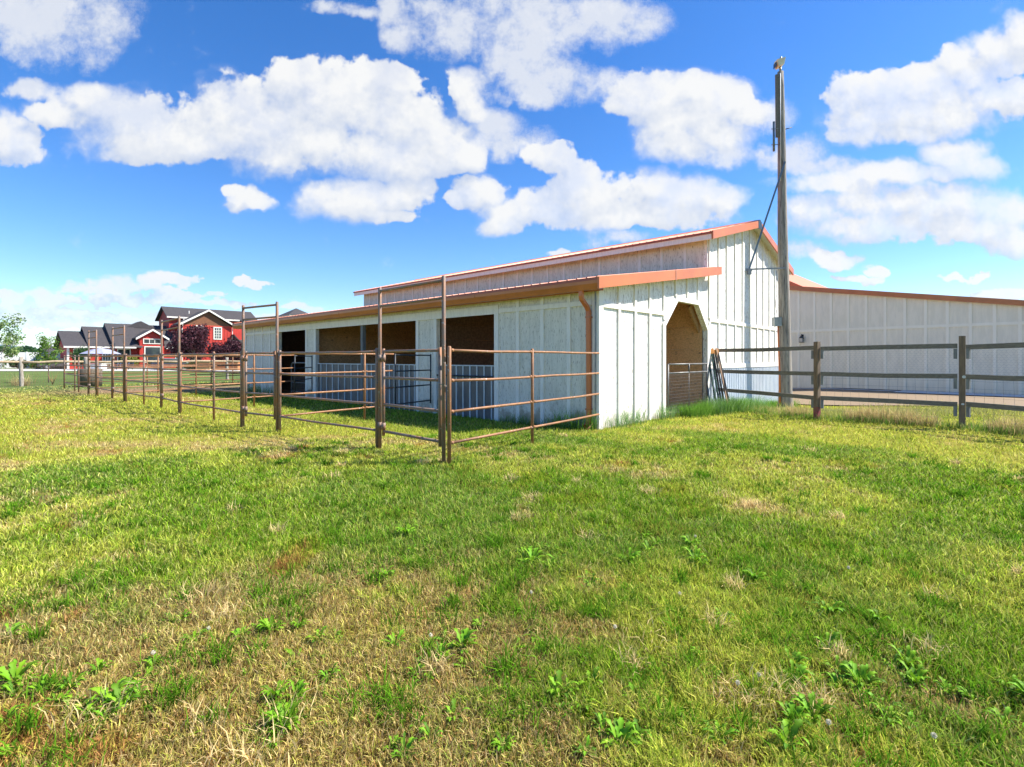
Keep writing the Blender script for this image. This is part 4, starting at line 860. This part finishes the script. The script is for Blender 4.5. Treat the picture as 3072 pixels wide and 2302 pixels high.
# ------------------------------------------------------------------ red house
HS = thing('red_house', 'large red board house with charcoal shingle roofs and cream trim', 'house', (-49.05, 76, 0), ANG)
def hroof(parent, ua, ub, vf, vr, vb, zf, zr, zb, m='asphalt', name='roof', th=.12):   # ridge along u
    b = MB(); b.prism([(vf, zf-th), (vr, zr-th), (vr, zr), (vf, zf)], ua, ub, 'x'); b.prism([(vr, zr-th), (vb, zb-th), (vb, zb), (vr, zr)], ua, ub, 'x'); return b.build(name, m, parent)
def gable_roof(parent, uc, hw, v0, v1, zr, ze, name='gable_roof'):                    # ridge along v
    b = MB(); b.prism([(uc-hw, ze-.12), (uc, zr-.12), (uc, zr), (uc-hw, ze)], v0, v1); b.prism([(uc, zr-.12), (uc+hw, ze-.12), (uc+hw, ze), (uc, zr)], v0, v1); o = b.build(name, 'asphalt', parent)
    b = MB(); y0 = v0-.05
    b.prism([(uc-hw-.05, ze-.30), (uc, zr-.24), (uc, zr+.03), (uc-hw-.05, ze-.02)], y0, v0-.002); b.prism([(uc, zr-.24), (uc+hw+.05, ze-.30), (uc+hw+.05, ze-.02), (uc, zr+.03)], y0, v0-.002); b.build('rake_board', 'creamtrim', o); return o
def window(parent, u0, u1, z0, z1, v, cols=1, rows=1, fw=.12):
    b = MB(); b.box(u0-fw, u1+fw, v-.08, v-.03, z0-fw, z0); b.box(u0-fw, u1+fw, v-.08, v-.03, z1, z1+fw); b.box(u0-fw, u0, v-.08, v-.03, z0, z1); b.box(u1, u1+fw, v-.08, v-.03, z0, z1)
    for i in range(1, cols): u = u0+(u1-u0)*i/cols; b.box(u-.03, u+.03, v-.07, v-.03, z0, z1)
    for i in range(1, rows): z = z0+(z1-z0)*i/rows; b.box(u0, u1, v-.068, v-.03, z-.03, z+.03)
    o = b.build('window', 'creamtrim', parent); g_ = MB(); g_.box(u0, u1, v-.04, v-.02, z0, z1); g_.build('pane', 'glass', o); return o
# walls
w = MB()
w.box(0, 6.67, 0, 9, -.3, 6.35); w.prism([(0, 6.35), (6.67, 6.35), (3.33, 8.6)], .0, 9)          # front gable block
w.box(-.95, 11.2, 3.4, 9.2, -.3, 7.45); w.prism([(3.4, 7.45), (9.2, 7.45), (6.2, 9.2)], -.95, 11.2, 'x')  # two storey block
w.box(-13.0, .0, 0, 9.5, -.3, 2.75); w.prism([(0, 2.75), (9.5, 2.75), (5.1, 4.9)], -13.0, -.2, 'x'); w.prism([(0, 2.75), (9.5, 2.75), (5.1, 5.6)], -10.7, -.2, 'x'); w.prism([(0, 2.75), (9.5, 2.75), (5.1, 6.1)], -8.3, -.2, 'x')
w.box(-5.49, -2.6, -1, 5, -.3, 4.25); w.prism([(-5.49, 4.25), (-2.6, 4.25), (-4.05, 5.3)], -1, 4)
w.box(6.67, 17, 1.5, 9, -.3, 2.9); w.box(17.0, 20.2, 1.5, 5.0, -.3, 8.9)
w.build('wall', 'redwall', HS)
b = MB(); u = .25
while u < 6.6: b.box(u-.03, u+.03, -.03, 0, 0, 6.32); u += .42
u = -12.8
while u < -5.6: b.box(u-.03, u+.03, -.03, 0, 0, 2.74); u += .42
u = -5.3
while u < -2.7: b.box(u-.03, u+.03, -1.03, -1, 0, 4.2+.9*(1-abs(u+4.05)/1.45)); u += .36
b.build('batten_cladding', 'redwall', HS)
b = MB(); b.prism([(-.02, 6.42), (6.69, 6.42), (3.33, 8.62)], -.04, -.001); b.build('shingled_gable', 'shingle', HS)
b = MB(); b.box(0, 6.67, -.07, -.041, 6.30, 6.48); b.build('belt_board', mat('red_trim_board', (.60, .06, .03), (.52, .05, .03), 3), HS)
hroof(HS, -1.35, 11.9, 2.9, 6.2, 9.9, 7.75, 9.52, 7.5)
b = MB(); b.box(-1.35, 1.9, 2.84, 2.9, 7.58, 7.80); b.box(6.0, 8.9, 2.84, 2.9, 7.58, 7.80); b.build('eave_board', 'creamtrim', HS)
gable_roof(HS, 3.33, 3.95, -.5, 6.2, 8.88, 6.55)
hroof(HS, -13.5, -.2, -.55, 5.1, 10, 2.98, 5.2, 2.9); hroof(HS, -11.0, -.2, -.58, 5.15, 10.1, 3.0, 5.9, 2.95)
hroof(HS, -8.5, -5.2, -1.35, 5.2, 10.2, 3.02, 6.5, 3.0); hroof(HS, -5.2, -.2, -.62, 5.2, 10.2, 3.03, 6.45, 3.01)
b = MB(); b.prism([(-1.30, 2.98), (-.5, 2.98), (5.1, 5.75), (5.2, 6.42)], -8.47, -8.40, 'x'); b.build('gable_end', 'asphalt', HS)  # wall end in shade, its darkness put in as charcoal colour
b = MB(); b.prism([(-6.2, 5.9), (-4.3, 6.95), (-2.4, 5.9)], 4.2, 7.0); b.build('roof_hump', 'asphalt', HS)
b = MB(); b.box(-13.5, -8.52, -.68, -.60, 2.80, 3.0); b.box(-8.5, -5.95, -1.42, -1.34, 2.80, 3.0); b.box(-2.3, -.0, -.68, -.60, 2.8, 3.0); b.build('eave_board', 'creamtrim', HS)
gable_roof(HS, -4.05, 1.92, -1.5, 4.0, 5.55, 4.28)
hroof(HS, 6.7, 17.5, .9, 4.5, 9, 3.0, 5.2, 3.0)
b = MB(); b.prism([(6.7, 5.2), (9.2, 2.3), (9.2, 2.2), (6.7, 5.0)], -1.2, .9); b.build('side_roof', 'asphalt', HS)
b = MB(); b.add([(16.2, .9, 9.05), (20.9, .9, 9.05), (20.9, 5.6, 9.05), (16.2, 5.6, 9.05), (18.5, 3.2, 10.45)], [(0, 1, 4), (1, 2, 4), (2, 3, 4), (3, 0, 4), (3, 2, 1, 0)]); o = b.build('cupola_roof', 'asphalt', HS)
b = MB(); b.box(16.3, 20.8, 1.0, 5.5, 8.86, 9.04); b.build('eave_board', 'creamtrim', o)
b = MB(); b.box(-13.1, -12.86, -.06, .1, 0, 2.8); b.box(-8.4, -8.2, -.06, -.03, 0, 2.8); b.tube([(-.12, -.45, 6.4), (-.12, -.1, 6.1), (-.1, -.1, 0)], .06, 6); b.tube([(6.8, -.45, 6.4), (6.8, -.1, 6.1), (6.76, -.1, 3)], .06, 6); b.build('corner_trim', 'creamtrim', HS)
window(HS, 1.78, 2.55, 5.95, 6.3, 0, 2, 1, .14); window(HS, 4.25, 5.15, 4.5, 6.15, 0, 3, 4, .15)
window(HS, -5.0, -3.1, 3.55, 4.1, -1, 3, 1, .1); window(HS, -4.85, -3.1, .9, 3.0, -1, 1, 1, .12)
window(HS, -7.75, -6.45, 1.1, 2.62, 0, 2, 2); window(HS, -12.35, -11.4, 1.0, 2.6, 0, 1, 2); window(HS, -12.2, -11.0, 2.62, 2.74, 0, 1, 1, .03)
window(HS, -9.4, -8.6, .2, 2.6, 0, 3, 5, .08); window(HS, -.9+.0, -.3, 1.2, 2.4, -.0, 1, 1, .08)
b = MB()
for v in (3.6, 4.7, 5.8): b.box(-.06, -.02, v, v+.8, 5.45, 5.95)
o = b.build('side_window', 'creamtrim', HS); b = MB()
for v in (3.7, 4.8, 5.9): b.box(-.075, -.061, v, v+.6, 5.52, 5.88)
b.build('pane', 'glass', o)
b = MB(); [b.tube([(u, v, z), (u, v, z+.45)], .07, 8) for u, v, z in ((1.6, 3.0, 8.35), (-.1+.6, 1.5, 7.2), (-3.0, 2.5, 4.9))]; b.build('vent_pipe', 'creamtrim', HS)
# neighbouring roofs beyond
def far_house(x, y, w_, d_, he, hr, label, rz=ANG):
    h = thing('distant_house', label, 'house', (x, y, 0), rz); b = MB(); b.box(0, w_, 0, d_, -.3, he); b.prism([(0, he), (d_, he), (d_/2, hr-.1)], 0, w_, 'x'); b.build('wall', mat('grey_stucco', (.24, .22, .21), (.2, .19, .18), 2), h)
    hroof(h, -.4, w_+.4, -.5, d_/2, d_+.5, he-.1, hr, he-.1)
    for i in range(3): window(h, w_*(.15+.28*i), w_*(.15+.28*i)+1.1, .9, 2.1, 0, 1, 2)
far_house(-100.5, 110, 10, 8, 3.0, 4.15, 'low charcoal roofed house behind the white fence beside the tree line'); far_house(-84.5, 96, 9, 8, 3.4, 5.05, 'charcoal roofed house peeping over the young tree beside the red house')
# white vinyl fence
VF = thing('vinyl_fence', 'tall blank white vinyl panel fence left of the red house', 'fence', (-80, 60, 0), math.radians(35)); n_ = 13
for i in range(n_):
    x = i*2.4; b = MB(); b.box(x+.07, x+2.33, -.02, .02, .1, 2.2); [b.box(x+.07+.19*j, x+.078+.19*j, -.026, -.02, .2, 2.1) for j in range(1, 12)]; b.box(x+.07, x+2.33, -.03, .03, 2.12, 2.24); b.build('panel', 'vinyl', VF)
for i in range(n_+1):
    x = i*2.4; b = MB(); b.box(x-.065, x+.065, -.065, .065, -.2, 2.27); b.add([(x-.08, -.08, 2.27), (x+.08, -.08, 2.27), (x+.08, .08, 2.27), (x-.08, .08, 2.27), (x, 0, 2.34)], [(0, 1, 4), (1, 2, 4), (2, 3, 4), (3, 0, 4), (3, 2, 1, 0)]); b.build('post', 'vinyl', VF)
# low grey wall and timber bay
GW = thing('low_wall', 'low grey board wall in front of the white fence', 'wall', (-80, 67.6, 0), math.radians(12)); b = MB()
for i in range(3): b.box(-14, 13, -.1, .1, .2+.28*i, .46+.28*i)
b.build('board', 'cleat', GW); b = MB(); [b.box(-14+3*i, -13.85+3*i, -.16, -.101, -.1, 1.08) for i in range(10)]; b.build('post', 'cleat', GW)
TB = thing('timber_bay', 'open golden timber bay of stacked boards behind the log fence', 'timber bay', (-62.5, 65.3+3.2, 0)); b = MB()
for i in range(5): b.box(0, 3.4, -.1, .0, .02+.18*i, .185+.18*i)
b.build('board', 'timber', TB); b = MB(); b.box(-.1, .12, -.5, 0, 0, .95); b.box(3.2, 3.42, -.5, 0, 0, .95); b.box(-.1, 3.45, -.52, .02, .95, 1.02); b.build('frame', 'lumber', TB)
# ------------------------------------------------------------------ trees and shrubs
def leafcloud(name, blobs, n, size, cols, parent, seed, aspect=1.6, label=None):
    r = np.random.default_rng(seed); Vs = []; n_ = 0; P_ = []; W_ = np.array([b_[3]**3 for b_ in blobs]); W_ = W_/W_.sum(); cnt = r.multinomial(n, W_)
    for (bx, by, bz_, br, *rest), c_ in zip(blobs, cnt):
        d = r.normal(size=(c_, 3)); d /= np.linalg.norm(d, axis=1)[:, None]; rr = br*(r.random(c_)**.45)[:, None]; sq = rest[0] if rest else 1.; P_.append(np.array((bx, by, bz_))+d*rr*np.array((1, 1, sq)))
    P_ = np.concatenate(P_); n = len(P_); a = r.normal(size=(n, 3)); a /= np.linalg.norm(a, axis=1)[:, None]; b_ = np.cross(a, r.normal(size=(n, 3))); b_ /= np.linalg.norm(b_, axis=1)[:, None]
    s_ = size*(.6+.8*r.random((n, 1))); V = np.stack([P_-a*s_*aspect/2, P_+b_*s_*.5, P_+a*s_*aspect/2, P_-b_*s_*.5], 1).reshape(-1, 3); i = np.arange(n)*4
    c1, c2 = np.array(cols[0]), np.array(cols[1]); t_ = r.random((n, 1)); C = (c1*t_+c2*(1-t_))*(.75+.5*r.random((n, 1))); C = np.repeat(C, 4, 0)
    return obj(name, npmesh(name, V, None, np.stack([i, i+1, i+2, i+3], 1), C, 'leaf'), parent)
def limbs(base, top, n, reach, seed, r0=.08, zlo=.35):
    r = random.Random(seed); b = MB(); h = top; pts = [(0, 0, -.2)]+[(r.uniform(-.06, .06)*h*.4*(j/6), r.uniform(-.06, .06)*h*.4*(j/6), h*j/6) for j in range(1, 7)]; b.tube(pts, [r0*(1-.8*j/6) for j in range(7)], 8); ends = []
    for i in range(n):
        k = r.uniform(zlo, .92); p0 = Vector(pts[min(int(k*6), 5)]).lerp(Vector(pts[min(int(k*6)+1, 6)]), k*6 % 1); a = r.uniform(0, 6.28); L_ = reach*r.uniform(.6, 1.1)*(1.15-.6*k); q = p0+Vector((math.cos(a)*L_, math.sin(a)*L_, L_*r.uniform(.4, 1.1))); m_ = p0.lerp(q, .5)+Vector((0, 0, -.08*L_))
        b.tube([p0, m_, q], [r0*.4*(1.1-k), r0*.25*(1.1-k), r0*.06], 5); ends.append((m_, q))
        for j in range(2): q2 = m_.lerp(q, .5)+Vector((r.uniform(-.4, .4), r.uniform(-.4, .4), r.uniform(.1, .5)))*L_*.7; b.tube([m_, q2], [r0*.14, r0*.04], 4); ends.append((m_, q2))
    return b, ends
def tree(name, label, x, y, h, reach, nl, size, cols, seed, r0=.08, nb=14, blob=.4, zlo=.35, group=None, cat='tree'):
    t_ = thing(name, label, cat, (x, y, 0), 0, group); b, ends = limbs((0, 0, 0), h, nb, reach, seed, r0, zlo); b.build('trunk', 'bark', t_, True)
    bl = [];
    for m_, q in ends:
        bl.append((q.x, q.y, q.z, blob*(.7+.6*random.random()))); m2 = m_.lerp(q, .6); bl.append((m2.x, m2.y, m2.z, blob*.7))
    leafcloud('crown', bl, nl, size, cols, t_, seed); return t_
FRESH = ((.09, .21, .03), (.20, .29, .05)); SAGE = ((.14, .26, .07), (.30, .36, .14)); PLUM = ((.055, .018, .028), (.11, .035, .045)); DARKG = ((.03, .085, .02), (.06, .13, .03)); GOLD = ((.22, .27, .04), (.30, .30, .06))
tree('young_poplar', 'sparse light green young tree at the left edge of the photo', -30.6, 30, 3.25, 1.7, 2600, .075, SAGE, 5, .07, 17, .30, .12)
tree('sapling', 'small bright green sapling with a thin trunk in front of the white fence', -26.35, 29, 2.4, .70, 1700, .062, FRESH, 8, .035, 15, .26, .30)
tree('purple_plum_tree', 'larger dark purple-leaved plum tree in front of the red gable', -38.6, 62, 4.4, 2.3, 9000, .17, PLUM, 12, .13, 26, .75, .15)
tree('purple_plum_tree', 'smaller purple-leaved plum tree at the right below the gable window', -34.6, 62, 3.0, 1.7, 5200, .16, PLUM, 14, .11, 24, .65, .12)
tree('purple_plum_tree', 'low purple-leaved plum tree partly hidden behind the end of the barn', -32.4, 63, 2.1, 1.3, 2600, .15, PLUM, 15, .09, 18, .55, .12)
def shrub(label, x, y, rx, h, n, size, cols, seed, name='shrub'):
    t_ = thing(name, label, 'shrub', (x, y, 0)); r = random.Random(seed); b = MB()
    for i in range(6): a = i*1.05; b.tube([(0, 0, 0), (math.cos(a)*rx*.3, math.sin(a)*rx*.3, h*.35), (math.cos(a)*rx*.7, math.sin(a)*rx*.5, h*.75)], [.03, .02, .008], 5)
    b.build('stem', 'bark', t_); bl = [(r.uniform(-1, 1)*rx*.7, r.uniform(-.5, .5)*rx*.6, h*r.uniform(.35, .72), h*.32) for i in range(12)]; leafcloud('foliage', bl, n, size, cols, t_, seed)
shrub('clipped dark green shrub at the left edge below the young tree', -65.4, 67.6, 1.5, 1.25, 2500, .13, DARKG, 3); shrub('yellowish green shrub between the left edge shrub and the timber bay', -63.2, 67.8, .9, .95, 1300, .12, FRESH, 4)
shrub('dark green shrub row seen behind the sapling', -59.5, 68.9, 2.6, 1.5, 3500, .14, DARKG, 5); shrub('golden green shrub below the square window of the red house', -51.6, 68.9, 1.0, 1.9, 1900, .12, GOLD, 6); shrub('dark shrub under the purple tree beside the yellow timber', -37.6, 60.2, 1.1, 1.0, 1300, .12, DARKG, 7)
shrub('tall thin bush against the left corner of the red house', -55.0, 65.1, .7, 3.2, 1800, .13, DARKG, 9)
b = MB(); r_ = random.Random(9)
for i in range(26): a = r_.uniform(0, 6.28); l_ = r_.uniform(.3, .7); b.tube([(0, 0, 0), (math.cos(a)*l_*.35, math.sin(a)*l_*.35, l_)], [.006, .002], 4)
o = b.build('dry_bush', 'leafbrown'); o.location = (-23.6, 26.2, 0); tag(o, 'dry twiggy bush behind the log fence', 'bush')
tl = thing('tree_line', 'dark green band of far-off trees behind the white fence', 'trees', (-185, 200, 0)); tl['kind'] = 'stuff'
leafcloud('foliage', [(x*1.0, random.uniform(-6, 6), random.uniform(1.5, 3.4), random.uniform(2.4, 4.2)) for x in np.arange(-60, 75, 2.3)], 26000, .75, ((.03, .095, .025), (.06, .14, .04)), tl, 33)
V = []; F = []; n = 60
for i in range(n):
    x = -9000+i*240; h = 95+28*math.sin(i*.37)+16*math.sin(i*1.1+1)
    if x > -1500: h *= max(.1, 1-(x+1500)/5000)
    V += [(x*.8, 4200, -5), (x*.8, 4700, h), (x*.8, 6000, h*1.3), (x*.8, 7500, -5)]
for i in range(n-1):
    for j in range(3): F.append((i*4+j, i*4+j+1, i*4+j+5, i*4+j+4))
tag(MB().add(V, F).build('hills', 'hill', None, True), 'low blue hills on the far horizon', 'hills', kind='structure')
# ------------------------------------------------------------------ yard of the red house
UM = thing('patio_umbrella', 'grey-blue cantilever patio umbrella in front of the red house', 'umbrella', (-51.2, 63.5, 0))
b = MB(); n = 8; V = [(0, 0, 2.72)]; 
for i in range(n): a = 2*math.pi*i/n; V.append((2.05*math.cos(a), 2.05*math.sin(a), 1.98)); 
for i in range(n): a = 2*math.pi*i/n; V.append((1.0*math.cos(a), 1.0*math.sin(a), 2.48))
F = [(0, 9+i, 9+(i+1) % n) for i in range(n)]+[(9+i, 1+i, 1+(i+1) % n, 9+(i+1) % n) for i in range(n)]
b.add(V, F); o = b.build('canopy', 'canvas', UM); sm = o.modifiers.new('thickness', 'SOLIDIFY'); sm.thickness = .03
b = MB(); b.tube([(.25, 1.9, 0), (.25, 1.9, 3.4)], .04, 8); b.tube([(.25, 1.9, 3.3), (0, 0, 2.75)], .03, 8); b.tube([(.25, 1.9, 2.2), (.15, 1.0, 3.02)], .025, 8); b.build('mast', 'black', UM)
b = MB(); [b.tube([(0, 0, 2.66), (2.0*math.cos(a), 2.0*math.sin(a), 1.97)], .012, 5) for a in [2*math.pi*i/n for i in range(n)]]; b.build('rib', 'black', UM)
def table(x, y, label, m):
    t_ = thing('patio_table', label, 'table', (x, y, 0)); b = MB(); b.box(-.85, .85, -.45, .45, .70, .75); b.box(-.86, -.84, -.46, .46, .15, .74); b.box(-.86, .86, -.47, -.455, .15, .74); b.box(.84, .86, -.46, .46, .15, .74); b.build('cloth', m, t_); b = MB(); [b.box(sx*.8-.03, sx*.8+.03, sy*.4-.03, sy*.4+.03, 0, .70) for sx in (-1, 1) for sy in (-1, 1)]; b.build('leg', 'black', t_)
table(-51.2, 62.9, 'patio table under a pale cloth below the grey-blue umbrella', 'vinyl')
LC = thing('lounge_seat', 'dark outdoor bench with pale slanted stripes beside the patio', 'bench', (-48.3, 63.2, 0)); b = MB(); b.box(-1.1, 1.1, -.4, .4, .2, .42); b.box(-1.1, 1.1, .3, .45, .42, .95); b.build('frame', 'navy', LC); b = MB(); [b.prism([(-.9+.34*i, .50), (-.76+.34*i, .50), (-.64+.34*i, .90), (-.78+.34*i, .90)], .27, .298) for i in range(5)]; b.build('stripe', 'canvas', LC); b = MB(); [b.box(x-.04, x+.04, -.35, -.27, 0, .2) for x in (-1, 1)]; [b.box(x-.04, x+.04, .3, .38, 0, .2) for x in (-1, 1)]; b.build('leg', 'black', LC)
def car(x, y, rz, label, m):
    c = thing('parked_car', label, 'car', (x, y, 0), rz); b = MB()
    b.prism([(-2.3, .35), (2.3, .35), (2.32, .62), (2.2, .84), (1.35, .95), (.75, 1.40), (-.95, 1.43), (-1.75, 1.0), (-2.25, .92), (-2.33, .6)], -.88, .88); o = b.build('body', m, c); bv = o.modifiers.new('bevel', 'BEVEL'); bv.width = .06; bv.segments = 2
    b = MB(); b.prism([(1.18, .97), (.70, 1.34), (-.90, 1.37), (-1.55, 1.0)], -.892, .892); b.build('window', 'glass', c)
    for wx in (-1.45, 1.45):
        for wy in (-.82, .82): o = MB().tube([(wx, wy-.1, .33), (wx, wy+.1, .33)], .33, 18).build('tyre', 'tyre', c); MB().tube([(wx, wy-.108, .33), (wx, wy+.108, .33)], .19, 12).build('rim', 'galv', o)
    b = MB(); [b.box(2.22, 2.30, s_*.6-.18, s_*.6+.18, .62, .76) for s_ in (-1, 1)]; b.build('headlight', 'rib', c)
car(-46.3, 68.8, ANG+.1, 'dark blue car parked beside the red house entrance', 'navy'); car(-60.3+1.3, 66.8, ANG, 'dark charcoal car behind the log fence left of the red house', 'asphalt')
b = MB(); PLn = thing('planter_box', 'orange stained board planter at the foot of the red house beside the barn end', 'planter', (-33.0, 59, 0)); [b.box(-1.1, 1.5, -.4, .4, .02+.24*i, .24+.24*i) for i in range(4)]; b.build('board', 'orangewood', PLn); b = MB(); [b.box(x-.06, x+.06, -.46, -.401, 0, 1.0) for x in (-1.05, .2, 1.45)]; b.build('post', 'lumber', PLn)
b = MB(); TS = thing('timber_stack', 'stack of golden timbers between the purple tree and the orange planter', 'timber', (-35.3, 58.6, 0)); [b.box(-.75, .75, -.3, .3, .02+.2*i, .20+.2*i) for i in range(5)]; b.build('board', 'timber', TS); b = MB(); b.box(-.8, .8, -.35, .35, 1.03, 1.08); b.build('cap', 'orangewood', TS)
# ------------------------------------------------------------------ thin air
hb = MB().box(-9600, 9600, -9600, 9600, -7, 190).mesh('haze', M['glass']); hm = bpy.data.materials.new('haze'); hm.use_nodes = True; k = NT(hm.node_tree); k.n.clear()
pv = k.new('ShaderNodeVolumePrincipled'); pv.inputs['Density'].default_value = .00006; pv.inputs['Color'].default_value = (.80, .88, 1, 1); pv.inputs['Anisotropy'].default_value = .2
ho = k.new('ShaderNodeOutputMaterial'); k.l.new(pv.outputs[0], ho.inputs['Volume']); hb.materials.clear(); hb.materials.append(hm)
tag(obj('haze', hb), 'thin blue air between the viewer and the far hills', 'haze', kind='stuff')
